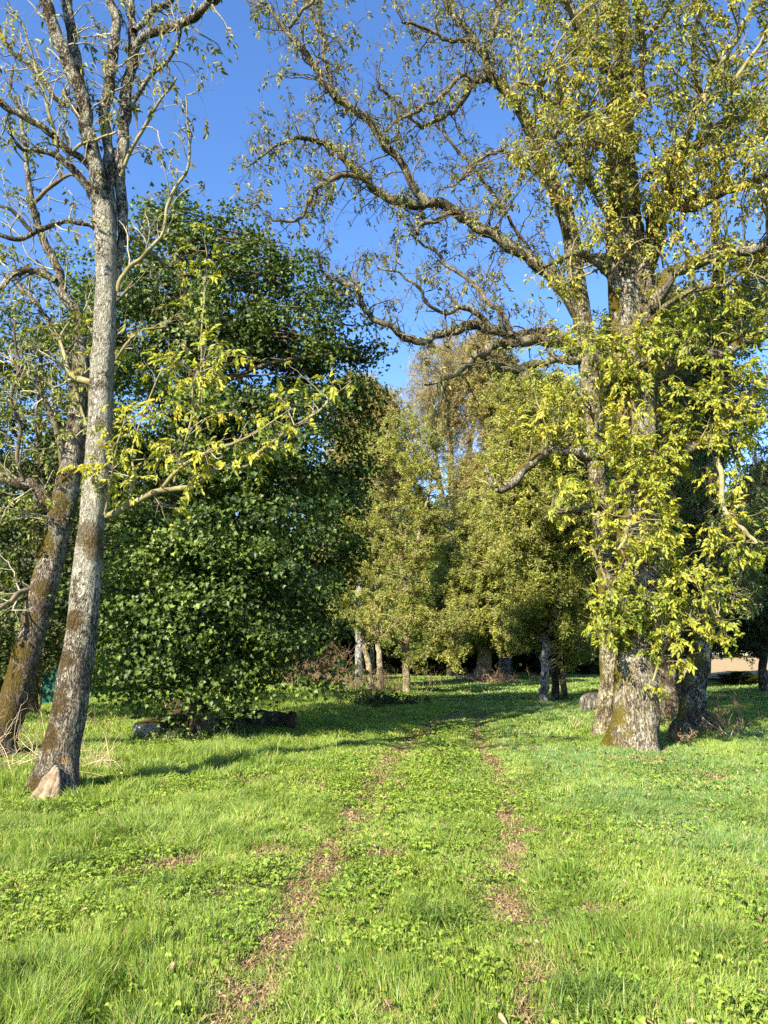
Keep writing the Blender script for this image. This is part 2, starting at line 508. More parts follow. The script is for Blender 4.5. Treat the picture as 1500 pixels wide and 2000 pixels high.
M_GREEN = leaf_mat('green_leaf', [(0, (.045, .085, .016)), (.5, (.11, .18, .028)), (1, (.25, .30, .045))], .4, gloss=.05)
M_BROWN = leaf_mat('autumn_leaf', [(0, (.14, .13, .05)), (.5, (.27, .25, .09)), (1, (.44, .39, .12))], .4, gloss=.02)
M_TWIG = twig_mat('pale_twig', (.10, .085, .06), (.36, .34, .26))
M_TWIG_DARK = twig_mat('dark_twig', (.035, .028, .02), (.16, .14, .10))
M_TWIG_YEL = twig_mat('mossy_twig', (.07, .065, .03), (.27, .25, .14))

# ------------------------------------------------------------------ ground
def axis(lo, hi, step, far, grow_=1.22):
    a = list(np.arange(lo, hi + 1e-6, step)); s = step
    x = hi
    while x < far: s *= grow_; x += s; a.append(x)
    b = []; x = lo; s = step
    while x > -far: s *= grow_; x -= s; b.append(x)
    return np.array(b[::-1] + a)

def build_ground():
    xs = axis(-7, 7, .07, 450); ys = axis(1.5, 22, .09, 450)
    X, Y = np.meshgrid(xs, ys); x = X.ravel(); y = Y.ravel()
    bare, dl, dr = ground_masks(x, y)
    z = H(x, y)
    nx, ny = len(xs), len(ys)
    i = (np.arange(ny - 1)[:, None] * nx + np.arange(nx - 1)[None]).ravel()
    Q = np.stack([i, i + 1, i + nx + 1, i + nx], -1)
    m, n, out = newmat('earth_and_turf')
    at = n.nodes.new('ShaderNodeAttribute'); at.attribute_name = 'bare'
    tc = n.nodes.new('ShaderNodeTexCoord'); ob = tc.outputs['Object']
    nz = noise(n, 18, 6, ob, .7); nb = noise(n, 1.1, 3, ob); nf = noise(n, 120, 3, ob, .7)
    soil = ramp(n, math_(n, 'MULTIPLY_ADD', nf, .5, math_(n, 'MULTIPLY', nz, .6)), [(.3, (.035, .024, .015)), (.52, (.13, .088, .055)), (.72, (.30, .22, .145))])
    turf = ramp(n, math_(n, 'MULTIPLY_ADD', nb, .4, math_(n, 'MULTIPLY', nz, .6)), [(.25, (.018, .034, .009)), (.5, (.035, .062, .014)), (.75, (.07, .11, .022))])
    f = math_(n, 'MULTIPLY', math_(n, 'ADD', at.outputs['Fac'], math_(n, 'MULTIPLY_ADD', nz, .6, -.45)), 2.2, clamp=True)
    bs = n.nodes.new('ShaderNodeBsdfDiffuse'); n.links.new(mixc(n, f, turf, soil), bs.inputs[0])
    bp = n.nodes.new('ShaderNodeBump'); bp.inputs['Strength'].default_value = .7; bp.inputs['Distance'].default_value = .02
    n.links.new(math_(n, 'ADD', nz, nf), bp.inputs['Height']); n.links.new(bp.outputs[0], bs.inputs['Normal'])
    n.links.new(bs.outputs[0], out.inputs[0])
    me = make_mesh('ground', np.stack([x, y, z], -1), Q.ravel(), np.arange(len(Q)) * 4, np.full(len(Q), 4), m, True, {'bare': bare})
    tag(link('ground', me), kind='structure')
    # harvested field beyond the trees on the right
    fm = rough_mat('straw_field', (.22, .17, .10), (.36, .29, .18), 2.2, bump=.2)
    xs = np.linspace(17, 160, 40); ys = np.linspace(47, 260, 40)
    X, Y = np.meshgrid(xs, ys); x = X.ravel(); y = Y.ravel()
    x = x + (Y.ravel() - 44) * .12
    z = .04 + .004 * (y - 44) + .05 * vnoise(x * .2, y * .2, seed=9)
    i = (np.arange(39)[:, None] * 40 + np.arange(39)[None]).ravel()
    Q = np.stack([i, i + 1, i + 41, i + 40], -1)
    tag(link('field', make_mesh('field', np.stack([x, y, z], -1), Q.ravel(), np.arange(len(Q)) * 4, np.full(len(Q), 4), fm, True)), kind='structure')
build_ground()

# ------------------------------------------------------------------ grass
def scatter(rng, n, y0, y1, power=1.0):
    """random points inside the widened view wedge"""
    y = y0 + (y1 - y0) * rng.random(n) ** power
    keep_w = (.56 * y + 1.3) / (.56 * y1 + 1.3)
    k = rng.random(n) < keep_w
    y = y[k]
    x = (rng.random(len(y)) * 2 - 1) * (.56 * y + 1.3)
    return x, y

def blades(x, y, h, w, lean, leandir, rng, seg=3):
    n = len(x)
    z = H(x, y) - .005
    yaw = rng.random(n) * 6.28
    sx, sy = np.cos(yaw) * w, np.sin(yaw) * w
    ldx, ldy = np.cos(leandir) * lean, np.sin(leandir) * lean
    V = np.zeros((n, 2 * seg - 1, 3)) if seg > 1 else None
    V = np.zeros((n, 2 * (seg - 1) + 1 + 0 + 0, 3)) if False else np.zeros((n, 5, 3))
    for k, (t, ws) in enumerate(((0, 1), (.5, .85), (1, 0))):
        cx = x + ldx * h * t * t; cy = y + ldy * h * t * t
        cz = z + h * t * (1 - .35 * lean * t)
        if k < 2:
            V[:, 2 * k] = np.stack([cx - sx * ws, cy - sy * ws, cz], -1)
            V[:, 2 * k + 1] = np.stack([cx + sx * ws, cy + sy * ws, cz], -1)
        else: V[:, 4] = np.stack([cx, cy, cz], -1)
    b = (np.arange(n) * 5)[:, None]
    L = (b + np.array([[0, 1, 3, 2, 2, 3, 4]])).ravel()
    T = np.tile([4, 3], n)
    return V.reshape(-1, 3), L, T

def clover_mask(x, y, dl, dr):
    # the low strip between the wheel tracks and a few patches
    between = np.exp(-((x - (np.interp(y, RUT_L[:, 1], RUT_L[:, 0]) + np.interp(y, RUT_R[:, 1], RUT_R[:, 0])) / 2) / .55) ** 2)
    p = vnoise(x * .8, y * .8, seed=31) * .6 + vnoise(x * 2.4, y * 2.4, seed=32) * .4
    return np.clip((p - .55) * 5 + between * 1.1 * np.clip((y - 4.6) / 2.5, 0, 1), 0, 1)

M_GRASS = leaf_mat('grass_blade', [(0, (.09, .18, .026)), (.4, (.18, .29, .042)), (.8, (.28, .39, .065)), (1, (.45, .46, .12))], .38, gloss=.025, big=1.3, patch=(.06, (.40, .33, .15)))
M_GRASS_BLUE = leaf_mat('cool_grass_blade', [(0, (.08, .17, .05)), (.5, (.13, .25, .07)), (1, (.26, .36, .11))], .32, gloss=.03, big=1.3, patch=(.06, (.42, .36, .2)))
M_CLOVER = leaf_mat('clover_leaf', [(0, (.10, .20, .026)), (.5, (.20, .31, .04)), (1, (.33, .41, .065))], .35, gloss=.025, big=1.5)

def build_grass():
    rng = np.random.default_rng(5)
    Vs, Ls, Ts, off = [], [], [], 0
    Vb, Lb, Tb, offb = [], [], [], 0
    bands = [(2.2, 5.5, 360000, .0024, 1.), (5.5, 9, 400000, .0034, 1.), (9, 15, 470000, .0055, 1.), (15, 26, 430000, .0100, 1.05), (26, 62, 300000, .02, .95)]
    for y0, y1, n, w, hs in bands:
        x, y = scatter(rng, n, y0, y1)
        bare, dl, dr = ground_masks(x, y)
        cl = clover_mask(x, y, dl, dr)
        keep = rng.random(len(x)) > np.clip(bare * 1.0, 0, .93)
        keep &= rng.random(len(x)) > cl * .25
        keep &= ~((x > 16.5 + (y - 44) * .12) & (y > 43))
        x, y, bare, cl = x[keep], y[keep], bare[keep], cl[keep]
        nz = vnoise(x * .9, y * .9, seed=41) * .55 + vnoise(x * 3.1, y * 3.1, seed=42) * .45
        clump = np.clip(vnoise(x * 8, y * 8, seed=43) * 1.7 - .25, 0, 1.2)
        right = np.clip((x - 1.3) / 1.2, 0, 1)
        h = (.035 + .075 * nz ** 1.2) * (1 + .45 * np.clip((6 - y) / 3, 0, 1)) * (1 - .35 * cl) * (1 - .5 * bare) * (.55 + .9 * rng.random(len(x))) * (.45 + .85 * clump) * (1 - .22 * right)
        side = np.clip((-x - .6) / 1.2, 0, 1) * 1.0 + np.clip((x - 2.6) / 1.5, 0, 1) * .35
        h = h * (1 + side * np.clip((y - 4) / 5, .35, 1) * (.45 + .7 * vnoise(x * .6, y * .6, seed=90)))
        h = h * (1 - .55 * np.exp(-(np.minimum(dl, dr)[keep] / .45) ** 2))
        mid = np.exp(-((x - .35) / .5) ** 2) * np.clip((5.6 - y) / 1.5, 0, 1)
        h = h * (1 + .45 * mid)
        ld = 6.28 * vnoise(x * 1.1, y * 1.1, seed=44) * 1.5 + rng.normal(0, 1.3, len(x))
        lean = np.clip(.25 + .5 * vnoise(x * 2, y * 2, seed=45) + rng.normal(0, .2, len(x)), .02, 1.2)
        ww = w * (.6 + .8 * rng.random(len(x)))
        blue = rng.random(len(x)) < np.clip(right * .8 * (vnoise(x * .7, y * .7, seed=46) * 1.2), .03, .9)
        for sel, (VV, LL, TT) in ((~blue, (Vs, Ls, Ts)), (blue, (Vb, Lb, Tb))):
            V, L, T = blades(x[sel], y[sel], h[sel] * hs, ww[sel], lean[sel], ld[sel], rng)
            o = sum(len(v) for v in VV)
            VV.append(V); LL.append(L + o); TT.append(T)
    for nm, (VV, LL, TT), mt, lab in (('grass', (Vs, Ls, Ts), M_GRASS, 'bright green sunlit meadow grass on both sides of the wheel tracks'),
                                      ('cool_grass', (Vb, Lb, Tb), M_GRASS_BLUE, 'paler bluish green grass mixed in on the right of the track')):
        T = np.concatenate(TT); st = np.concatenate([[0], np.cumsum(T)[:-1]])
        o = link(nm, make_mesh(nm, np.concatenate(VV), np.concatenate(LL), st, T, mt))
        tag(o, lab, 'grass', kind='stuff')
    M_STRAW = leaf_mat('dry_grass_blade', [(0, (.16, .12, .06)), (.5, (.36, .28, .15)), (1, (.58, .48, .28))], .3, big=2)
    VV, LL, TT = [], [], []
    for y0, y1, n, w in ((2.2, 7, 160000, .0022), (7, 14, 130000, .004), (14, 22, 60000, .007)):
        x, y = scatter(rng, n, y0, y1)
        bare, dl, dr = ground_masks(x, y)
        pr = np.clip(bare * 1.1, 0, .5) + .035 + .25 * np.exp(-(np.minimum(dl, dr) / .35) ** 2) * .5
        pr = pr + .35 * np.clip((x - 2.2), 0, 1) * np.clip((vnoise(x * 1.5, y * 1.5, seed=88) - .55) * 4, 0, 1) * (y < 6)
        k = rng.random(len(x)) < pr
        x, y = x[k], y[k]
        V, L, T = blades(x, y, .03 + .07 * rng.random(len(x)), np.full(len(x), w), 1.1 + .8 * rng.random(len(x)), rng.random(len(x)) * 6.28, rng)
        o = sum(len(v) for v in VV); VV.append(V); LL.append(L + o); TT.append(T)
    T = np.concatenate(TT); st = np.concatenate([[0], np.cumsum(T)[:-1]])
    tag(link('dry_grass', make_mesh('dry_grass', np.concatenate(VV), np.concatenate(LL), st, T, M_STRAW)), 'bleached dry grass blades lying in and beside the worn ruts', 'grass', kind='stuff')
    # clover and low broad-leaved weeds
    v, f = [], []
    for k in range(3):
        a = k * 2.094
        leaflet(v, f, (0, 0, 0), (math.cos(a), math.sin(a), .15), (-math.sin(a), math.cos(a), 0), .017, .017, .4, True)
    lv = Leaves()
    for y0, y1, n, s in ((2.2, 6, 60000, 1.), (6, 11, 110000, 1.05), (11, 18, 70000, 1.5)):
        x, y = scatter(rng, n, y0, y1)
        bare, dl, dr = ground_masks(x, y)
        cl = clover_mask(x, y, dl, dr)
        k = rng.random(len(x)) < (cl * .42 + .07) * (1 - .7 * np.clip((x - 1.2) / 1.2, 0, 1)) * (1 - .9 * bare)
        x, y = x[k], y[k]
        z = H(x, y) + .02 + .05 * vnoise(x * 4, y * 4, seed=47) + .03 * rng.random(len(x))
        a = rng.random(len(x)) * 6.28
        lv.add((np.array(v), f), np.stack([x, y, z], -1), np.stack([np.cos(a), np.sin(a), rng.normal(0, .25, len(x))], -1),
               np.array([0, 0, 1.]) + rng.normal(0, .3, (len(x), 3)), s * (.6 + .9 * rng.random(len(x))))
    tag(lv.build('clover', M_CLOVER), 'low clover leaves covering the strip between the wheel tracks', 'clover', kind='stuff')
    # leaf litter in the tracks
    M_LIT = leaf_mat('dead_leaf', [(0, (.10, .06, .035)), (.5, (.26, .17, .10)), (1, (.50, .38, .22))], .15, gloss=.03, big=3)
    v, f = [], []
    leaflet(v, f, (0, 0, 0), (1, 0, .1), (0, 1, 0), .040, .017, .5, True)
    lv = Leaves()
    for y0, y1, n, s in ((2.2, 7, 110000, .8), (7, 14, 120000, 1.0), (14, 24, 60000, 1.5)):
        x, y = scatter(rng, n, y0, y1)
        bare, dl, dr = ground_masks(x, y)
        k = rng.random(len(x)) < bare * .95 + .008
        x, y = x[k], y[k]
        up = np.where(rng.random(len(x)) < .1, .05, .006) * rng.random(len(x))
        a = rng.random(len(x)) * 6.28
        lv.add((np.array(v), f), np.stack([x, y, H(x, y) + .006 + up], -1), np.stack([np.cos(a), np.sin(a), rng.normal(0, .2, len(x))], -1),
               np.array([0, 0, 1.]) + rng.normal(0, .35, (len(x), 3)), s * (.4 + .9 * rng.random(len(x))))
    # bigger yellow leaves fallen on the grass
    x, y = scatter(rng, 2600, 3, 17)
    a = rng.random(len(x)) * 6.28
    lv.add((np.array(v), f), np.stack([x, y, H(x, y) + .06], -1), np.stack([np.cos(a), np.sin(a), rng.normal(0, .2, len(x))], -1),
           np.array([0, 0, 1.]) + rng.normal(0, .4, (len(x), 3)), .8 + .7 * rng.random(len(x)))
    tag(lv.build('leaf_litter', M_LIT), 'brown dead leaves lying in the bare wheel tracks and grass', 'leaf litter', kind='stuff')
build_grass()

# ------------------------------------------------------------------ tree builder
T_ASH = [ash_template(seed=i, pairs=2 + i % 2) for i in range(6)]
T_ASH_BIG = [ash_template(3 + i % 2, .22, .085, .054, True, .35, seed=20 + i) for i in range(6)]
T_ASH_LO = [ash_template(2, .20, .11, .046, False, .5, seed=40 + i) for i in range(4)]
T_MAPLE = maple_template()

def plen(Pt): return np.linalg.norm(np.diff(Pt, axis=1), axis=2).sum(1)

class Tree:
    def __init__(s, name, label, x, y, seed, group='trees of the grove'):
        s.rng = np.random.default_rng(seed)
        s.base = np.array([x, y, Hf(x, y)])
        s.o = thing(name, tuple(s.base), label, 'tree', group)
        s.lv = Leaves(); s.tw = Wood(); s.nodes = []; s.nr = []
    def solid(s, name, pix, mat, k=12, jig=.0, wob=.12, flare=None, n=None):
        Pt, R = limb(pix, n, jig, s.rng)
        w = Wood(); w.add(Pt, R, k, wob=wob, seed=int(s.rng.integers(1e6)), flare=flare)
        w.build(name, mat, s.o, s.base)
        s.nodes.append(Pt[0]); s.nr.append(R[0])
        return Pt, R
    def branch(s, Pt, R, space, length, ang=.9, t0=.1, t1=1., trop=(0, 0, .03), r=.35, steps=7, wander=.13, curl=.10, k=5, rmax=.04, rmin=.004, rend=.25, taper_len=.5, bias=None, bw=0, keep=1.0):
        """side branches along polylines; returns them"""
        L = plen(Pt)
        m = max(1, int(round(L.mean() * (t1 - t0) / space)))
        pos, tan, rr, t = sample_on(Pt, R, s.rng, m, t0, t1)
        if keep < 1:
            q = s.rng.random(len(pos)) < keep
            pos, tan, rr, t = pos[q], tan[q], rr[q], t[q]
        dd = side_dirs(tan, ang, s.rng, bias, bw)
        ln = length * (.55 + .9 * s.rng.random(len(pos))) * (1 - taper_len * t)
        r0 = np.clip(rr * r, rmin, rmax)
        q, qr = grow(pos, dd, ln, r0, steps, wander, trop, s.rng, rend, curl)
        s.tw.add(q, qr, k)
        return q, qr
    def leaves(s, tpl, Pt, R, per, **kw): leaf_on(s.lv, tpl, Pt, R, s.rng, per, **kw)
    def links(s, cen, up=.25, rad=.010):
        """a curved branch from the tree's own wood to each given point"""
        cen = np.asarray(cen, float)
        nd = np.concatenate(s.nodes); nr = np.concatenate(s.nr)
        dv = cen[:, None] - nd[None]
        cost = np.linalg.norm(dv, axis=2) + .8 * np.clip(-dv[..., 2], 0, None) + s.rng.random((len(cen), len(nd))) * .3
        j = cost.argmin(1); a = nd[j]
        ln = np.linalg.norm(cen - a, axis=1)
        mid = (a + cen) / 2 + s.rng.normal(0, .12, cen.shape) * ln[:, None] + np.array([0, 0, 1]) * (up * ln)[:, None]
        t = np.linspace(0, 1, 10)[None, :, None]
        q = a[:, None] * (1 - t) ** 2 + 2 * mid[:, None] * t * (1 - t) + cen[:, None] * t * t
        q[:, 1:] += s.rng.normal(0, .012, q[:, 1:].shape) * ln[:, None, None]
        r0 = np.minimum(nr[j] * .7, rad * (.5 + ln))
        R = r0[:, None] * (1 - .75 * np.linspace(0, 1, 10)[None])
        s.tw.add(q, R, 6)
        return q, R
    def finish(s, leafmat, twigmat, crown='crown', twigs='branches'):
        if s.lv.V: s.lv.build(crown, leafmat, s.o, s.base)
        s.tw.build(twigs, twigmat, s.o, s.base)

def in_boxes(rng, boxes):
    """(x0, y0, x1, y1, Y0, Y1, n) in photo pixels -> points"""
    out = []
    for x0, y0, x1, y1, Y0, Y1, n in boxes:
        for _ in range(n):
            out.append(P(x0 + (x1 - x0) * rng.random(), y0 + (y1 - y0) * rng.random(), Y0 + (Y1 - Y0) * rng.random()))
    return np.array(out)

def on_spots(rng, spots, Y0, Y1, jit=0):
    return np.array([P(a + rng.normal() * jit, b + rng.normal() * jit, Y0 + (Y1 - Y0) * rng.random()) for a, b in spots])

def v4(pts, Y): return [(a, b, Y, w) for a, b, w in pts]
def v4r(pts, Y0, Y1):
    n = len(pts) - 1
    return [(a, b, Y0 + (Y1 - Y0) * i / n, w) for i, (a, b, w) in enumerate(pts)]

# ================================================================== left foreground ash
def tree_A():
    YA = 9.35
    gx, gy = G(102, 1552)
    b = np.array([gx, gy, Hf(gx, gy)])
    spot = P(128, 1490, YA - .3) - b
    bark = bark_mat('lichen_bark_near', base=(.17, .15, .12), la=.74, ma=.42, fs=34, lichen=(.54, .53, .45), lz=(1.4, 2.8, .17), spots=((tuple(spot), .17, (.50, .22, .03)),) + tuple((tuple(P(px, py, YA - dy_) - b), rd, (.085, .055, .012)) for px, py, dy_, rd in ((140, 1212, .2, .17), (172, 1045, .1, .24), (188, 1075, .1, .2), (96, 1440, .15, .22), (112, 1370, .15, .2), (72, 1545, .2, .24), (130, 1290, .15, .14), (197, 830, .1, .10))), bump=1.)
    bark2 = bark_mat('upper_stem_bark', base=(.10, .08, .06), la=.44, ma=.62, fs=30, lichen=(.50, .49, .42), bump=.9, lscale=4.5)
    T = Tree('ash_tree', 'leaning ash with white lichen bark and an orange patch above its bare root', gx, gy, 11)
    T.solid('trunk', v4([(98, 1580, 46), (108, 1530, 40), (128, 1420, 34), (150, 1300, 32), (168, 1150, 28), (180, 1020, 25), (192, 900, 24), (198, 750, 23), (204, 640, 21), (207, 540, 20), (207, 450, 20), (200, 400, 18)], YA), bark, 28, wob=.14, flare=(.5, .22, 4, b[2]), n=90)
    stems = [
        v4r([(207, 470, 15), (192, 390, 17), (183, 310, 16), (168, 240, 15), (158, 180, 15), (128, 100, 14), (100, 30, 13), (78, -30, 12), (40, -150, 9), (20, -260, 4)], YA, 9.0),
        v4r([(160, 215, 12), (152, 140, 12), (140, 60, 11), (128, -20, 10), (110, -150, 6), (100, -260, 3)], YA - .05, 9.8),
        v4r([(212, 520, 13), (215, 420, 15), (213, 340, 13), (207, 260, 11), (210, 190, 12), (222, 110, 11), (225, 40, 10), (205, -20, 8), (190, -150, 4)], YA + .12, 9.6),
        v4r([(222, 560, 10), (236, 450, 11), (236, 340, 12), (243, 250, 12), (250, 180, 12), (262, 110, 11), (262, 50, 9), (255, -20, 8), (250, -150, 4)], YA + .15, 9.9),
        v4r([(258, 110, 8), (285, 65, 9), (330, 52, 10), (375, 35, 9), (415, 10, 8), (440, -20, 7), (500, -90, 4), (560, -150, 2)], YA + .2, 8.6),
        v4r([(262, 60, 7), (290, 35, 7), (320, 10, 7), (350, -30, 6), (400, -110, 3)], YA + .1, 10.2),
        v4r([(186, 385, 8), (160, 350, 9), (130, 320, 8), (95, 300, 7), (60, 293, 5), (32, 284, 4), (20, 262, 2)], YA - .05, 8.7),
        v4r([(178, 330, 7), (150, 300, 7), (120, 280, 7), (85, 252, 8), (45, 222, 8), (0, 192, 8), (-60, 150, 6), (-150, 110, 3)], YA, 8.4),
        v4r([(172, 262, 7), (145, 215, 6), (110, 190, 6), (75, 145, 5), (42, 115, 5), (20, 100, 4), (-10, 55, 4), (-60, 10, 3)], YA, 10.4),
        v4r([(203, 460, 6), (175, 442, 5), (140, 436, 5), (105, 440, 5), (70, 455, 6), (35, 466, 5), (0, 460, 5), (-50, 440, 3)], YA, 8.8),
        v4r([(230, 570, 5), (236, 545, 5), (260, 520, 5), (290, 495, 4.5), (313, 465, 4), (330, 415, 4), (350, 360, 3.5), (366, 315, 3), (368, 260, 2.5), (366, 200, 1.5), (385, 175, 1)], YA, 8.9),
        v4r([(236, 345, 4), (255, 300, 4), (285, 250, 4), (300, 215, 3), (325, 180, 2.5), (345, 155, 2)], YA, 8.9),
        v4r([(262, 200, 5), (290, 150, 5), (320, 120, 4.5), (343, 95, 4), (352, 65, 3), (350, 40, 2)], YA, 8.8),
        v4r([(112, 308, 4), (108, 240, 4), (90, 190, 3.5), (70, 130, 3), (45, 60, 2.5), (20, 10, 2)], YA - .3, 8.8),
        v4r([(128, 318, 3.5), (142, 298, 3.5), (160, 280, 3.2), (185, 271, 3), (225, 265, 2.2)], YA - .1, 8.9),
        v4r([(232, 500, 4), (250, 460, 4), (275, 478, 4), (300, 500, 4), (320, 520, 3)], YA + .2, 10.4),
        v4r([(205, 1010, 6), (228, 1000, 8), (262, 985, 7), (300, 966, 7), (345, 956, 6), (385, 945, 5.5), (425, 915, 5), (475, 912, 5), (500, 888, 4.5), (560, 845, 4), (612, 812, 3), (650, 775, 2), (685, 745, 1.4)], YA, 8.7),
        v4r([(310, 962, 5), (345, 920, 5), (390, 893, 4.5), (440, 872, 4), (490, 850, 3), (530, 822, 2), (570, 800, 1.3)], YA - .15, 8.3),
        v4r([(340, 945, 3), (352, 890, 3), (372, 820, 2.5), (380, 745, 2), (395, 700, 1.5)], YA - .15, 9.1),
        v4r([(250, 985, 3), (263, 930, 3), (258, 880, 2.2), (290, 790, 2), (320, 720, 1.5), (345, 690, 1)], YA - .1, 9.3),
        v4r([(205, 1005, 3), (215, 950, 3), (228, 880, 2.5), (240, 830, 2)], YA - .15, 8.9),
        v4r([(380, 900, 2), (388, 800, 2), (395, 700, 2.2), (398, 600, 2), (402, 530, 1.5), (400, 480, 1)], YA + .3, 9.7),
        v4r([(192, 890, 3), (150, 760, 3), (190, 700, 2.5), (180, 640, 2)], YA + .4, 10),
        v4r([(194, 752, 8), (168, 744, 8), (150, 738, 8), (135, 728, 6), (125, 690, 4), (118, 660, 3), (140, 620, 2)], YA, 9.8),
        v4r([(228, 700, 3), (250, 670, 3), (285, 645, 2.5), (330, 640, 2)], YA, 9.0),
    ]
    hi, low = [], []
    stems = [[(a, b_, c_, w * .88) for a, b_, c_, w in st] for st in stems]
    for i, st in enumerate(stems):
        Pt, R = T.solid('limb', st, bark2 if st[0][3] > 3.9 and i < 16 and i != 10 else M_TWIG_YEL, 14 if i < 8 else 8, jig=.10 if i < 16 else .05, wob=.15)
        (low if 16 <= i <= 22 else hi).append((Pt, R, i))
    for Pt, R, i in hi:
        big = i < 6
        q, qr = T.branch(Pt, R, .17 if not big else .2, .85, t0=.15 if not big else .3, ang=.8, trop=(0, 0, .06), r=.4, rmax=.016, rmin=.004, wander=.22, curl=.14, steps=8)
        q2, r2 = T.branch(q, qr, .14, .38, ang=.75, r=.6, k=4, steps=6, wander=.25, curl=.2, rmin=.0026, trop=(0, 0, .05))
        T.leaves(T_ASH, q2, r2, 1, t0=.7, size=.8, keep=.62, updown=-.9, along=.3)
        T.leaves(T_ASH, q, qr, 1, t0=.8, size=.85, keep=.30, updown=-.9)
    lv2 = Leaves()
    for Pt, R, i in low:
        q, qr = T.branch(Pt, R, .15, .55, t0=.12, ang=.9, trop=(0, 0, .06), r=.5, rmax=.009, rmin=.004, wander=.14, steps=7)
        q2, r2 = T.branch(q, qr, .16, .25, ang=.8, r=.6, k=4, steps=5, rmin=.003)
        for a, b_, n_ in ((q, qr, 3), (q2, r2, 2)):
            leaf_on(lv2, T_ASH_BIG, a, b_, T.rng, n_, t0=.4, size=.70, keep=.5, updown=-.35)
    cs = [(430, 670), (350, 740), (300, 820), (340, 790), (400, 750), (480, 700), (560, 710), (640, 740), (260, 830), (190, 905), (205, 930), (230, 960), (330, 870), (390, 830), (450, 800), (540, 770), (600, 790), (165, 920), (460, 690), (330, 700), (300, 930), (270, 790), (420, 720), (510, 820), (240, 900)]
    sub = T.nodes; keepn, keepr = T.nodes, T.nr
    T.nodes = [p[0][0] for p in low]; T.nr = [p[1][0] for p in low]
    q, qr = T.links(on_spots(T.rng, cs, 8.5, 9.2, 6), up=.1, rad=.008)
    q2, r2 = T.branch(q, qr, .11, .28, t0=.4, ang=.9, r=.6, k=4, steps=5, rmin=.003)
    leaf_on(lv2, T_ASH_BIG, q2, r2, T.rng, 2, t0=.3, size=.70, keep=.62, updown=-.35)
    leaf_on(lv2, T_ASH_BIG, q, qr, T.rng, 5, t0=.6, size=.70, keep=.7, updown=-.3)
    lv2.build('low_foliage', M_YEL, T.o, T.base)
    T.finish(M_ASH_HI, M_TWIG)
    # pale barkless root wound at the foot
    w = Wood()
    for kk, (q_, rr_) in enumerate((([(48, 1592, .48), (70, 1562, .46), (92, 1530, .36), (110, 1496, .24)], (.05, .075, .07, .02)),
                                    ([(72, 1602, .58), (84, 1572, .52), (99, 1540, .40), (113, 1500, .26)], (.07, .08, .07, .02)),
                                    ([(104, 1600, .60), (106, 1574, .52), (109, 1545, .42), (114, 1505, .28)], (.05, .07, .06, .02)))):
        pc = catmull(np.array([P(a_, b2, YA - c_) for a_, b2, c_ in q_]), 16)[None]
        w.add(pc, np.interp(np.linspace(0, 1, 16), [0, .35, .7, 1], rr_)[None], 14, wob=.45, seed=kk)
    w.build('bare_root', rough_mat('pale_wood', (.10, .075, .05), (.30, .24, .17), 11, bump=1.), T.o, T.base)
tree_A()

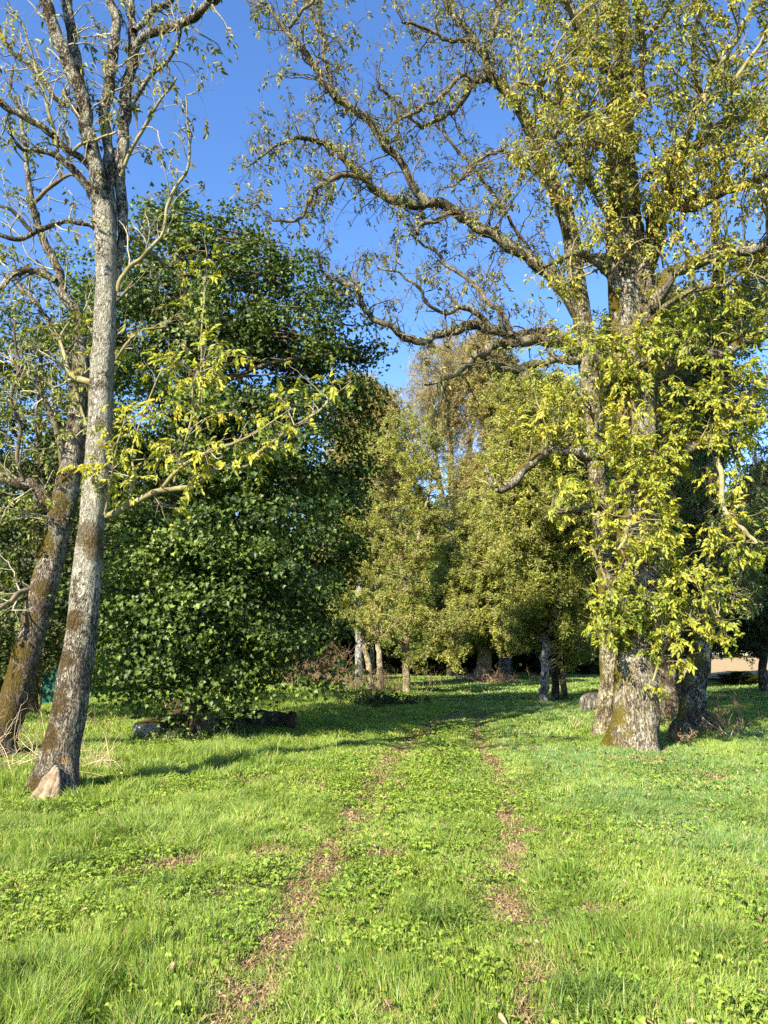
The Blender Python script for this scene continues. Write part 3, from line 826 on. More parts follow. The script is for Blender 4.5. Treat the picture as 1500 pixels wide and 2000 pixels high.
# ================================================================== second left ash
def tree_B():
    YB = 12.3
    gx, gy = G(-8, 1478)
    b = np.array([gx, gy, Hf(gx, gy)])
    ms = [(tuple(P(px, py, YB - .25) - b), rd, (.10, .075, .014)) for px, py, rd in ((15, 1330, .32), (32, 1270, .28), (0, 1390, .30), (82, 1150, .2), (108, 980, .30), (128, 930, .25), (60, 1210, .15))]
    bark = bark_mat('mossy_bark', spots=ms, base=(.15, .12, .09), la=.40, ma=.78, fs=28, lichen=(.42, .41, .35), bump=.9, lz=(1., 2.6, .12))
    T = Tree('ash_tree', 'leaning ash at the left edge with brown moss down its trunk', gx, gy, 12)
    T.solid('trunk', v4([(-16, 1500, 38), (0, 1440, 30), (24, 1380, 28), (48, 1290, 27), (70, 1210, 26), (90, 1130, 25), (108, 1060, 24), (125, 980, 23), (140, 900, 20), (150, 820, 18), (157, 740, 17), (158, 680, 14)], YB), bark, 24, wob=.15, flare=(.4, .25, 4, b[2]), n=70)
    limbs = [
        v4r([(158, 690, 12), (150, 630, 10), (125, 565, 9), (105, 510, 8), (75, 440, 7), (60, 380, 6), (52, 320, 5), (45, 270, 4), (30, 200, 3), (20, 130, 2)], YB, 12.6),
        v4r([(120, 1000, 14), (100, 985, 15), (75, 955, 13), (45, 940, 12), (10, 932, 11), (-40, 915, 9), (-110, 880, 5)], YB, 11.8),
        v4r([(108, 548, 6), (75, 532, 7), (45, 530, 7), (20, 540, 6), (-5, 565, 5), (-40, 580, 3)], YB, 12),
        v4r([(130, 960, 7), (118, 880, 7), (105, 830, 6), (90, 780, 5), (60, 740, 4), (20, 700, 3)], YB, 12),
        v4r([(155, 760, 6), (130, 700, 5), (100, 640, 5), (60, 590, 4), (30, 540, 3)], YB, 12.8),
        v4r([(70, 1150, 4), (40, 1160, 5), (15, 1175, 4), (-20, 1200, 3)], YB, 11.6),
        v4r([(45, 940, 4), (35, 870, 4), (25, 780, 3), (35, 700, 2.5), (30, 620, 2)], YB - .3, 11.5),
        v4r([(155, 700, 5), (185, 640, 5), (215, 600, 4), (260, 560, 3)], YB + .1, 13),
        v4r([(60, 400, 4), (95, 370, 4), (130, 345, 3), (140, 340, 2)], YB + .1, 12),
        v4r([(60, 450, 4), (30, 420, 4), (-10, 400, 3), (-40, 360, 2)], YB + .1, 12),
    ]
    for i, st in enumerate(limbs):
        Pt, R = T.solid('limb', st, bark if i < 3 else M_TWIG_DARK, 12 if i < 3 else 8, jig=.16, wob=.12)
        lo = i in (1, 3, 5, 6, 4)
        q, qr = T.branch(Pt, R, .26 if not lo else .2, 1.1, t0=.1, ang=.85, r=.4, rmax=.018, rmin=.005, steps=8, curl=.14, wander=.14, trop=(0, 0, .05))
        q2, r2 = T.branch(q, qr, .2, .45, ang=.8, r=.6, k=4, steps=5, rmin=.003)
        T.leaves(T_ASH, q2, r2, 2, t0=.4, size=.8, keep=.35 if not lo else .8)
        T.leaves(T_ASH, q, qr, 3, t0=.4, size=.8, keep=.3 if not lo else .8)
    c = in_boxes(T.rng, [(-60, 620, 140, 900, 11.3, 13, 26), (-60, 900, 110, 1130, 11.3, 12.5, 16), (-60, 1130, 50, 1240, 11.3, 12.3, 5), (-80, 350, 60, 620, 11.5, 13, 6)])
    q, qr = T.links(c)
    q2, r2 = T.branch(q, qr, .14, .45, t0=.3, ang=.9, r=.6, k=4, steps=5, rmin=.003)
    T.leaves(T_ASH, q2, r2, 3, t0=.3, size=.8, keep=.8)
    T.finish(M_OLIVE, M_TWIG)
tree_B()

# ================================================================== right foreground ash
def tree_E():
    Y = 13.4
    gx, gy = G(1240, 1468)
    b = np.array([gx, gy, Hf(gx, gy)])
    sp = [(tuple(P(px, py, Y - .55) - b), .10, (.60, .55, .10)) for px, py in ((1255, 1425), (1270, 1442), (1262, 1400))]
    bark = bark_mat('great_ash_bark', base=(.15, .13, .095), la=.42, ma=.82, fs=26, lichen=(.40, .39, .33), moss=(.12, .10, .02), spots=sp, bump=.9, lscale=2.2)
    T = Tree('ash_tree', 'thickest ash trunk, mossy at its foot, hung with yellow green leaves', gx, gy, 13)
    T.solid('trunk', v4([(1236, 1490, 50), (1238, 1440, 46), (1242, 1380, 42), (1244, 1280, 39), (1246, 1150, 38), (1244, 1020, 38), (1242, 900, 38), (1241, 780, 39), (1240, 690, 40), (1230, 600, 41), (1224, 520, 38), (1220, 450, 35), (1216, 380, 32)], Y), bark, 40, wob=.2, flare=(.16, .3, 5, b[2]), n=110)
    L = [
        v4r([(1218, 400, 32), (1212, 300, 26), (1210, 220, 22), (1214, 140, 19), (1216, 60, 16), (1210, -40, 13), (1200, -200, 8), (1190, -350, 4)], Y, 13.6),
        v4r([(1238, 650, 24), (1258, 560, 22), (1275, 470, 19), (1285, 410, 16), (1305, 395, 13), (1345, 405, 12), (1395, 380, 11), (1450, 362, 10), (1510, 342, 8), (1600, 310, 5)], Y - .1, 12.4),
        v4r([(1248, 640, 14), (1285, 575, 15), (1320, 530, 13), (1365, 513, 12), (1410, 500, 11), (1460, 488, 10), (1510, 468, 9), (1600, 440, 5)], Y - .2, 12.0),
        v4r([(1280, 440, 12), (1308, 372, 11), (1335, 300, 11), (1380, 268, 11), (1430, 235, 11), (1510, 205, 9), (1600, 170, 5)], Y, 14.6),
        v4r([(1262, 350, 10), (1300, 315, 9), (1335, 280, 8), (1352, 240, 7), (1362, 180, 6), (1358, 100, 5), (1366, 20, 4), (1375, -60, 3)], Y - .2, 12.2),
        v4r([(1356, 235, 5), (1375, 190, 5), (1400, 130, 4.5), (1440, 70, 4), (1490, -10, 3), (1520, -80, 2)], 12.4, 11.6),
        v4r([(1366, 195, 5), (1400, 180, 4.5), (1440, 150, 4), (1478, 100, 3.5), (1510, 40, 2.5)], 12.4, 11.4),
        v4r([(1255, 200, 7), (1255, 140, 6), (1258, 80, 5.5), (1248, 20, 5), (1235, -60, 4)], Y - .4, 12),
        v4r([(1256, 80, 4), (1285, 50, 4), (1310, 10, 3), (1330, -40, 2)], 12.6, 12),
        v4r([(1238, 140, 7), (1200, 150, 6), (1165, 110, 5), (1140, 70, 5), (1110, 20, 4), (1085, -40, 3)], Y - .3, 12.4),
        v4r([(1235, 240, 5), (1190, 250, 5), (1150, 230, 5), (1090, 200, 4.5), (1050, 175, 4), (1010, 165, 3)], Y - .5, 12),
        v4r([(1205, 255, 9), (1160, 225, 8), (1110, 240, 8), (1075, 265, 7), (1050, 290, 6), (1030, 320, 4)], Y, 14.4),
        v4r([(1205, 150, 9), (1165, 110, 9), (1130, 50, 9), (1105, 0, 9), (1080, -60, 8), (1040, -160, 4)], Y, 14.6),
        v4r([(1248, 915, 14), (1290, 892, 17), (1345, 878, 15), (1395, 855, 13), (1425, 825, 10), (1460, 780, 7), (1520, 730, 5), (1580, 690, 3)], Y - .1, 12.4),
        v4r([(1252, 765, 14), (1280, 735, 14), (1310, 708, 13), (1360, 688, 12), (1415, 686, 11), (1450, 665, 9), (1520, 645, 8), (1600, 620, 5)], Y, 12.6),
        v4r([(1215, 900, 12), (1160, 888, 11), (1110, 884, 11), (1070, 882, 12), (1040, 905, 10), (1010, 935, 9), (975, 955, 8), (945, 915, 5)], Y, 13.0),
        v4r([(1210, 1000, 10), (1180, 990, 10), (1150, 985, 9), (1120, 992, 7), (1085, 1005, 5), (1060, 1015, 3)], Y, 12.6),
        v4r([(1242, 905, 4), (1250, 950, 4), (1262, 985, 4), (1245, 1010, 4), (1226, 1030, 4), (1222, 1055, 3.5), (1200, 1075, 3)], Y - .65, 12.3),
        v4r([(1398, 895, 6), (1410, 930, 5), (1415, 975, 5), (1430, 1010, 4.5), (1455, 1035, 4), (1480, 1058, 3)], 12.7, 12.2),
        v4r([(1275, 1330, 2.5), (1300, 1260, 2.5), (1330, 1230, 2), (1380, 1200, 2), (1405, 1205, 1.5)], Y - .4, 12.4),
        v4r([(1215, 1230, 3), (1195, 1190, 3), (1175, 1120, 3), (1150, 1060, 2.5)], Y - .4, 12.7),
        v4r([(1235, 700, 8), (1262, 640, 7), (1300, 600, 6), (1340, 575, 5), (1400, 560, 4), (1460, 530, 3)], Y - .3, 11.8),
        v4r([(1218, 470, 9), (1180, 400, 5), (1140, 350, 5), (1100, 300, 4), (1070, 240, 3)], Y - .3, 12.2),
        v4r([(1222, 600, 9), (1190, 540, 8), (1165, 508, 8), (1130, 495, 7), (1080, 515, 5), (1060, 525, 3)], Y - .2, 12.6),
        v4r([(1310, 370, 6), (1350, 330, 6), (1400, 310, 5), (1460, 290, 4), (1520, 260, 3)], Y - .3, 12.0),
    ]
    yl = Leaves()
    for i, st in enumerate(L):
        Pt, R = T.solid('limb', st, bark if st[0][3] >= 7 else M_TWIG_YEL, 16 if st[0][3] > 12 else 10, jig=.14 if i else .0, wob=.14)
        low = st[0][1] > 690
        q, qr = T.branch(Pt, R, .24, 1.15 if not low else .8, t0=.15, ang=.85, r=.35, rmax=.024, rmin=.005, wander=.14, curl=.13, steps=9, trop=(0, 0, .05))
        q2, r2 = T.branch(q, qr, .17, .45, ang=.8, r=.55, k=4, steps=6, wander=.2, curl=.18, rmin=.0035)
        if low:
            leaf_on(yl, T_ASH, q2, r2, T.rng, 2, t0=.4, size=.85, keep=.6)
        else:
            T.leaves(T_ASH, q2, r2, 3, t0=.3, size=.85, keep=.72, updown=-.6)
            T.leaves(T_ASH, q, qr, 3, t0=.4, size=.85, keep=.5, updown=-.6)
    # crown overhead and out to the right
    c = in_boxes(T.rng, [(1130, -120, 1340, 330, 11.2, 12.8, 120), (1340, -120, 1620, 330, 11, 14, 130), (980, -120, 1130, 300, 11.5, 14, 50), (1260, 330, 1620, 640, 11.5, 14, 70), (1100, 280, 1300, 420, 12, 12.9, 16),
                         (1100, 330, 1240, 480, 12, 13.2, 10), (1000, -500, 1600, -120, 11, 15, 45)])
    q, qr = T.links(c, rad=.012)
    q2, r2 = T.branch(q, qr, .15, .55, t0=.3, ang=.9, r=.55, k=4, steps=6, rmin=.0035, wander=.16, curl=.15)
    q3, r3 = T.branch(q2, r2, .22, .28, ang=.8, r=.7, k=3, steps=4, rmin=.003)
    T.leaves(T_ASH, q2, r2, 4, t0=.3, size=.82, keep=.5, updown=-.5)
    T.leaves(T_ASH, q3, r3, 1, t0=.5, size=.85, keep=.45, updown=-.5)
    # bright leafy shoots low on the trunk and limbs
    spots = [(1150, 640), (1120, 700), (1160, 740), (1090, 740), (1200, 780), (1260, 770), (1290, 790), (1180, 830), (1230, 850), (1310, 830), (1160, 860), (1060, 720), (1130, 790), (1070, 780),
             (1400, 620), (1450, 600), (1480, 640), (1440, 720), (1490, 740), (1460, 790), (1410, 780), (1380, 820), (1490, 820), (1350, 800), (1470, 860), (1430, 840), (1100, 950), (1130, 945), (1110, 960),
             (1290, 900), (1280, 950), (1250, 930), (1310, 880), (1390, 940), (1420, 960), (1440, 930), (1300, 1010), (1340, 1010), (1270, 1060), (1230, 1090), (1250, 1120), (1210, 1110), (1180, 1170), (1220, 1160),
             (1270, 1160), (1310, 1110), (1340, 1120), (1360, 1160), (1330, 1180), (1180, 1210), (1210, 1220), (1260, 1210), (1300, 1200), (1300, 1250), (1330, 1260), (1280, 1260), (1380, 1200), (1400, 1215), (1370, 1230),
             (1210, 1190), (1240, 1180), (1160, 1230), (1390, 1110), (1430, 1100), (1450, 1060), (1400, 1050), (1320, 1060), (1350, 1080), (1210, 700), (1180, 690), (1330, 640), (1370, 590), (1300, 620), (1420, 560), (1260, 680), (1090, 640)]
    c = on_spots(T.rng, spots, 12.0, 12.9, 8)
    c2 = on_spots(T.rng, spots + spots[::2], 12.3, 13.8, 34)
    c2 = np.concatenate([c2, in_boxes(T.rng, [(1130, 640, 1340, 900, 12.1, 13, 34), (1190, 900, 1320, 1240, 12.2, 12.9, 26), (1130, 900, 1200, 1250, 12.4, 13.4, 8), (1340, 560, 1520, 850, 12, 13.4, 20), (1020, 660, 1140, 900, 12.6, 13.6, 14)])])
    q, qr = T.links(np.concatenate([c, c2]), up=.05, rad=.008)
    q2, r2 = T.branch(q, qr, .13, .36, t0=.35, ang=1.0, r=.6, k=4, steps=5, rmin=.0035)
    leaf_on(yl, T_ASH_BIG, q2, r2, T.rng, 3, t0=.2, size=.78, keep=.78, updown=-.35)
    leaf_on(yl, T_ASH_BIG, q, qr, T.rng, 4, t0=.6, size=.72, keep=.8, updown=-.35)
    yl.build('low_foliage', M_YEL, T.o, T.base)
    T.finish(M_ASH, M_TWIG_YEL)
tree_E()

# ================================================================== ash close behind with the long limbs to the left
def tree_F():
    Y = 15.4
    gx, gy = G(1187, 1436)
    b = np.array([gx, gy, Hf(gx, gy)])
    bark = bark_mat('limb_bark', base=(.09, .075, .05), la=.48, ma=.66, fs=26, lichen=(.38, .37, .27), moss=(.11, .10, .02), lscale=2.6)
    T = Tree('ash_tree', 'slimmer ash behind the thickest trunk, its long limbs reaching left across the sky', gx, gy, 14)
    T.solid('trunk', v4([(1182, 1460, 24), (1184, 1400, 20), (1190, 1320, 19), (1190, 1230, 18), (1184, 1130, 17), (1172, 1000, 17), (1162, 880, 17), (1155, 780, 18), (1148, 700, 19), (1136, 620, 18), (1126, 540, 17), (1115, 460, 16), (1098, 400, 16), (1075, 350, 15), (1052, 300, 15), (1035, 250, 13), (1012, 205, 12), (975, 165, 10)], Y), bark, 24, wob=.15, flare=(.5, .3, 5, b[2]), n=110)
    L = [
        (v4r([(1150, 655, 12), (1122, 600, 13), (1085, 555, 13), (1045, 520, 13), (1000, 480, 13), (940, 445, 13), (880, 412, 12), (820, 398, 12), (775, 388, 11), (735, 368, 9), (700, 342, 8), (665, 308, 7), (635, 278, 6), (610, 268, 5), (570, 275, 4), (525, 292, 3), (480, 330, 2)], Y, 13.2), 1.1, .55),
        (v4r([(835, 400, 10), (812, 372, 9), (785, 325, 8), (755, 285, 9), (720, 245, 9), (690, 215, 9), (655, 190, 9), (635, 165, 7), (605, 120, 7), (575, 75, 6), (548, 45, 5), (515, 5, 4), (480, -50, 3)], 14.0, 13.0), 1.1, .7),
        (v4r([(715, 350, 6), (675, 342, 6), (640, 352, 5.5), (615, 378, 5), (595, 410, 4), (570, 430, 3.5), (530, 425, 2.5), (505, 400, 2)], 13.7, 13.0), .7, .9),
        (v4r([(1165, 700, 16), (1125, 680, 16), (1085, 655, 14), (1040, 652, 13), (1000, 655, 12), (955, 645, 11), (915, 635, 11), (870, 650, 10), (825, 662, 9), (785, 650, 8), (740, 630, 7), (710, 605, 6), (695, 575, 5), (665, 550, 4), (640, 530, 3), (620, 490, 2)], Y, 13.6), .9, .35),
        (v4r([(1100, 672, 12), (1050, 664, 13), (1000, 672, 12), (955, 682, 10), (920, 700, 8), (895, 725, 5), (830, 755, 3)], Y - .2, 13.4), .8, .5),
        (v4r([(960, 645, 8), (935, 615, 7), (905, 602, 6), (870, 608, 5), (845, 600, 4), (820, 570, 4), (780, 535, 3), (740, 520, 2)], 14.3, 13.2), .8, .25),
        (v4r([(1000, 655, 6), (985, 620, 6), (960, 590, 5), (925, 555, 4.5), (880, 520, 4), (840, 480, 3), (800, 455, 2)], 14.5, 14.9), .8, .25),
        (v4r([(1032, 250, 10), (1005, 195, 10), (965, 160, 9), (930, 158, 7), (905, 185, 7), (880, 212, 6), (850, 235, 5), (820, 245, 4), (785, 215, 3.5), (750, 175, 3), (735, 150, 2)], Y - .3, 13.6), .9, .35),
        (v4r([(1012, 205, 11), (985, 175, 10), (958, 145, 9), (945, 110, 9), (915, 75, 8), (895, 40, 8), (870, 0, 7), (840, -50, 6), (780, -130, 3)], Y - .6, 14.2), .9, .8),
        (v4r([(920, 78, 5), (895, 85, 5), (870, 80, 4.5), (845, 60, 4), (815, 45, 3.5), (785, 42, 3)], 14.4, 13.6), .8, .9),
        (v4r([(925, 160, 5), (900, 150, 5), (860, 190, 5), (820, 215, 4), (790, 225, 3), (750, 260, 2)], 14.2, 13.4), .7, .7),
        (v4r([(1105, 410, 8), (1060, 350, 7), (1020, 320, 6), (980, 300, 5), (940, 310, 4), (900, 350, 3), (870, 370, 2)], Y, 14.2), .9, .35),
        (v4r([(1080, 560, 5), (1030, 480, 4), (960, 380, 4), (920, 320, 3.5), (870, 260, 3), (840, 230, 2)], Y, 15.2), .7, .5),
        (v4r([(945, 110, 6), (970, 60, 6), (975, 10, 5), (960, -50, 4)], 14.6, 14.8), .9, .9),
        (v4r([(655, 192, 5), (640, 120, 5), (620, 60, 4), (610, 0, 3), (600, -60, 2)], 13.4, 13.8), .8, .8),
        (v4r([(560, 60, 4), (590, 20, 4), (640, -30, 3)], 13.2, 13.0), .7, .9),
        (v4r([(1150, 700, 10), (1090, 705, 9), (1030, 718, 9), (985, 722, 7), (960, 700, 5), (930, 690, 3)], Y, 14.2), .8, .5),
        (v4r([(1120, 520, 9), (1150, 500, 9), (1180, 505, 8), (1200, 530, 5)], Y, 15.0), .5, .7),
        (v4r([(880, 415, 6), (850, 432, 6), (822, 440, 5), (810, 460, 5)], 14.3, 14.2), .5, .7),
    ]
    L = [([(a, b_, c_, w * .86) for a, b_, c_, w in st], ln, lf) for st, ln, lf in L]
    for i, (st, ln, leafy) in enumerate(L):
        Pt, R = T.solid('limb', st, bark if st[0][3] >= 6 else M_TWIG_DARK, 16 if st[0][3] > 9 else 9, jig=.17, wob=.14)
        q, qr = T.branch(Pt, R, .15, ln * .95, t0=.1, ang=.9, r=.35, rmax=.02, rmin=.0045, wander=.24, curl=.16, steps=10, trop=(0, 0, .02))
        q2, r2 = T.branch(q, qr, .15, .5, ang=.8, r=.6, k=4, steps=7, wander=.26, curl=.22, rmin=.0034)
        q3, r3 = T.branch(q2, r2, .2, .2, ang=.8, r=.7, k=3, steps=4, wander=.2, curl=.22, rmin=.0032)
        T.leaves(T_ASH, q2, r2, 2, t0=.4, size=.8, keep=leafy * .5, updown=-1., along=.3)
        T.leaves(T_ASH, q, qr, 2, t0=.5, size=.8, keep=leafy * .5, updown=-1., along=.3)
        T.leaves(T_ASH_LO, q3, r3, 1, t0=.6, size=.5, keep=leafy * .2, updown=-1., along=.3)
    c = in_boxes(T.rng, [(560, 60, 900, 200, 13, 14.5, 22), (620, 180, 760, 330, 13, 14.4, 10), (560, 320, 680, 440, 13, 14, 12), (780, 0, 1100, 160, 13.2, 15.5, 42), (940, 160, 1120, 420, 13.5, 15.6, 24), (600, 400, 1080, 620, 13.4, 15.5, 70), (480, -60, 760, 60, 12.6, 14, 26), (480, 130, 600, 300, 12.8, 13.6, 12), (760, 250, 1080, 420, 13.4, 15.4, 34), (460, 270, 560, 420, 12.9, 13.6, 8), (820, 690, 1150, 860, 13.6, 15.4, 18)])
    q, qr = T.links(c, rad=.009)
    q2, r2 = T.branch(q, qr, .14, .5, t0=.3, ang=.9, r=.55, k=4, steps=7, rmin=.0034, curl=.24, wander=.22)
    T.branch(q2, r2, .2, .22, ang=.8, r=.7, k=3, steps=4, wander=.2, curl=.22, rmin=.003)
    T.leaves(T_ASH, q2, r2, 3, t0=.3, size=.78, keep=.5, updown=-1., along=.3)
    T.finish(M_ASH_HI, M_TWIG_DARK)
tree_F()

# ================================================================== the dark maple
def fill_lobes(T, lobes, tpl, per_m2, size, thick=.35, droop=.35):
    """lobes: (px, py, Y, rx_px, rz_px, ry_m); leafy sprays spread through each, denser towards its outside"""
    rng = T.rng
    for px, py, Y, rx, rz, ry in lobes:
        c = P(px, py, Y); k = PXM(px, py, Y)
        ax = np.array([rx * k, ry, rz * k]) * .98
        area = 4 * math.pi * ((ax[0] * ax[1]) ** 1.6 + (ax[0] * ax[2]) ** 1.6 + (ax[1] * ax[2]) ** 1.6) ** (1 / 1.6) / 3 ** (1 / 1.6)
        n = int(area * 1.9)
        dv = norm(rng.normal(0, 1, (n, 3)))
        rad = 1 - thick * rng.random(n) ** 1.5
        rad *= .62 + .80 * vnoise(dv[:, 0] * 3 + c[0], dv[:, 1] * 3 + c[1], dv[:, 2] * 3 + c[2], seed=3)
        sc = c + dv * ax * rad[:, None]
        m = int(per_m2 / 1.9)
        gap = vnoise(sc[:, 0] * 1.05 + 3, sc[:, 1] * 1.05, sc[:, 2] * 1.25, seed=61) * .7 + vnoise(sc[:, 0] * 2.6, sc[:, 1] * 2.6, sc[:, 2] * 3, seed=62) * .3
        kp = (gap > .45) | (rng.random(n) < .16) | (dv[:, 1] > .25)
        sc, dv = sc[kp], dv[kp]; n = len(sc)
        off = rng.normal(0, 1, (n, m, 3)) * (.23, .23, .13)
        out = dv[:, None] * (1, 1, .3)
        pos = sc[:, None] + off + out * .1 - np.array([0, 0, 1]) * (np.linalg.norm(off[..., :2], axis=-1) ** 2 * .6)[..., None]
        pos = pos.reshape(-1, 3)
        o = np.repeat(dv, m, axis=0)
        fwd = o * (1, 1, .2) + rng.normal(0, .6, pos.shape) + np.array([0, 0, -droop])
        nrm = np.array([0, 0, .6]) + o * .8 + rng.normal(0, .5, pos.shape)
        T.lv.add(tpl, pos, fwd, nrm, size * (.6 + .7 * rng.random(len(pos))))
        # wood reaching into the lobe
        cc = c + norm(rng.normal(0, 1, (4, 3))) * ax * .6
        q, qr = T.links(cc, rad=.014, up=.08)
        T.branch(q, qr, .4, .45, t0=.4, k=4, steps=5)

def tree_maple():
    Y = 15.2
    gx, gy = G(385, 1440)
    bark = bark_mat('maple_bark', base=(.16, .12, .08), la=.2, ma=.5, fs=22, lichen=(.4, .38, .28))
    T = Tree('maple_tree', 'large dense dark green maple with branches down to the grass, left of the clearing', gx, gy, 21)
    T.solid('trunk', v4([(388, 1455, 30), (392, 1400, 24), (398, 1330, 17), (392, 1200, 16), (385, 1000, 14), (375, 800, 11), (360, 600, 8), (345, 450, 5), (330, 370, 2)], Y + .5), bark, 20, wob=.2, flare=(.7, .2, 4, Hf(gx, gy)), n=70)
    lobes = [
        (330, 420, 16.0, 55, 75, .9), (385, 470, 16.2, 60, 75, 1.1), (300, 510, 15.8, 75, 85, 1.2), (345, 560, 15.4, 95, 95, 1.5), (510, 545, 16.4, 60, 75, 1.1), (470, 600, 15.8, 95, 100, 1.5),
        (580, 620, 16.4, 85, 80, 1.4), (660, 650, 16.8, 70, 60, 1.1), (380, 690, 15.0, 130, 120, 1.8), (260, 640, 15.6, 100, 110, 1.6), (560, 730, 15.8, 120, 110, 1.7), (640, 760, 16.4, 65, 80, 1.2),
        (300, 800, 15.0, 130, 120, 1.9), (450, 840, 14.6, 130, 120, 1.8), (590, 870, 15.4, 110, 120, 1.7), (650, 900, 16.0, 60, 80, 1.3), (260, 950, 15.2, 110, 120, 1.7), (390, 990, 14.4, 120, 110, 1.7), (520, 1000, 14.6, 120, 110, 1.7),
        (610, 1040, 15.4, 75, 100, 1.4), (300, 1100, 14.6, 110, 100, 1.5), (430, 1130, 14.2, 110, 100, 1.5), (560, 1150, 14.6, 90, 100, 1.4), (620, 1180, 15.4, 50, 70, 1.0),
        (250, 1200, 15.0, 75, 90, 1.2), (340, 1230, 14.2, 95, 90, 1.3), (470, 1240, 14.2, 85, 85, 1.2), (300, 1300, 14.2, 90, 60, 1.0), (340, 1345, 14.2, 70, 45, .8), (240, 1320, 14.6, 60, 45, .8), (215, 1180, 14.8, 40, 60, .8), (700, 800, 16.4, 30, 60, .6), (690, 940, 16.2, 34, 60, .7), (665, 1120, 15.6, 26, 50, .6), (270, 400, 16.6, 26, 40, .5), (560, 500, 16.8, 34, 40, .6), (170, 560, 17, 40, 60, .8), (205, 660, 16.6, 60, 80, .9), (430, 1320, 14.6, 80, 50, 1.0), (540, 1260, 14.8, 50, 60, .9), (640, 1285, 15.2, 28, 34, .5),
        (500, 480, 17, 30, 30, .6), (440, 450, 16.8, 40, 40, .7), (720, 690, 16.8, 30, 30, .5), (620, 590, 16.8, 30, 30, .6),
        (400, 640, 17.4, 150, 110, 1.2), (470, 760, 17.6, 180, 110, 1.3), (440, 900, 17.6, 190, 110, 1.3), (430, 1060, 17.4, 180, 110, 1.3), (430, 1200, 17.0, 170, 90, 1.2), (560, 1000, 17.4, 110, 120, 1.2),
    ]
    fill_lobes(T, lobes, T_MAPLE, 190, .76)
    T.finish(M_MAPLE, M_TWIG_DARK)

    gx, gy = G(60, 1400)
    T = Tree('maple_tree', 'dark round-headed maple filling the left edge behind the two leaning ashes', gx, gy, 22)
    Y = gy
    T.solid('trunk', v4([(60, 1405, 14), (64, 1300, 11), (70, 1100, 10), (75, 900, 7), (80, 700, 4)], Y), bark, 14, n=30)
    lobes = [(100, 620, 20, 75, 60, 1.6), (30, 680, 20, 90, 70, 1.8), (120, 730, 19.5, 100, 90, 2.), (-60, 760, 20, 100, 90, 2.), (40, 850, 19, 130, 100, 2.2), (150, 900, 19, 90, 100, 1.8),
             (-50, 980, 19, 110, 110, 2.), (60, 1030, 18.6, 120, 110, 2.2), (150, 1090, 18.6, 80, 100, 1.7), (-30, 1160, 18.6, 110, 110, 2.), (90, 1200, 18.2, 100, 90, 1.8), (20, 1270, 18.4, 90, 55, 1.6), (150, 1240, 18.6, 60, 70, 1.4)]
    fill_lobes(T, lobes, T_MAPLE, 100, .8)
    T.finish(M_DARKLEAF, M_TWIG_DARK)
tree_maple()

# ================================================================== trees round and behind the clearing
T_SPRAY = [spray_template(6, .085, i, .42) for i in range(3)]
T_SPRAY_BIG = [spray_template(7, .13, 10 + i, .45) for i in range(3)]

def lobe_points(rng, lobes):
    out = []
    for px, py, Y, rx, ry, dy, n in lobes:
        k = 0
        while k < n:
            a, b, c = rng.uniform(-1, 1, 3)
            r = a * a + b * b + c * c
            if r > 1 or r < rng.random() * .5: continue
            out.append(P(px + a * rx, py + b * ry, Y + c * dy)); k += 1
    return np.array(out)

FARK = 1.3
def cloud(T, lobes, tw=.9, sub=.45, space=.28, per=5, tpls=T_SPRAY, size=1., keep=.9, up=.2, rad=.012, scat=.0, trop=(0, 0, .04), rmin=.006, updown=-.3, dens=1.7):
    c = lobe_points(T.rng, [(*l[:6], int(l[6] * dens)) for l in lobes])
    q, qr = T.links(c, up=up, rad=rad)
    q2, r2 = T.branch(q, qr, space, tw, t0=.3, ang=.85, r=.6, k=4, steps=6, rmin=rmin, wander=.14, trop=trop)
    if sub:
        q3, r3 = T.branch(q2, r2, space * .8, sub, ang=.8, r=.7, k=3, steps=4, rmin=rmin * .8, trop=trop)
    for i, tp in enumerate(tpls):
        for a, b_, p in ((q2, r2, per), (q3, r3, max(1, per - 2))) if sub else ((q2, r2, per),):
            sel = T.rng.random(len(a)) < 1.0 / len(tpls)
            leaf_on(T.lv, tp, a[sel], b_[sel], T.rng, p, t0=.2, size=size * (FARK if tpls is T_SPRAY else 1), keep=keep, updown=updown)

def stem(T, pts, Y0, Y1, mat, k=10, jig=.1, flare=None, name='trunk'):
    return T.solid(name, v4r(pts, Y0, Y1), mat, k, jig=jig, wob=.12, flare=flare)

BK_PALE = bark_mat('pale_stem_bark', base=(.16, .13, .085), la=.42, ma=.4, fs=18, lichen=(.38, .36, .26), bump=.3)
BK_GREY = bark_mat('grey_bark', base=(.10, .095, .09), la=.45, ma=.2, fs=18, lichen=(.34, .36, .38), bump=.5)
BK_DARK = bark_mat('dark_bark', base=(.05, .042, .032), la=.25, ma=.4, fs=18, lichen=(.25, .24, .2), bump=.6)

def T_at(px, py, label, seed, group='trees round the clearing', name='young_tree', Y=None):
    gx, gy = G(px, py)
    if Y: gx, gy = (P(px, py, Y)[0], Y)
    return Tree(name, label, gx, gy, seed, group), gy

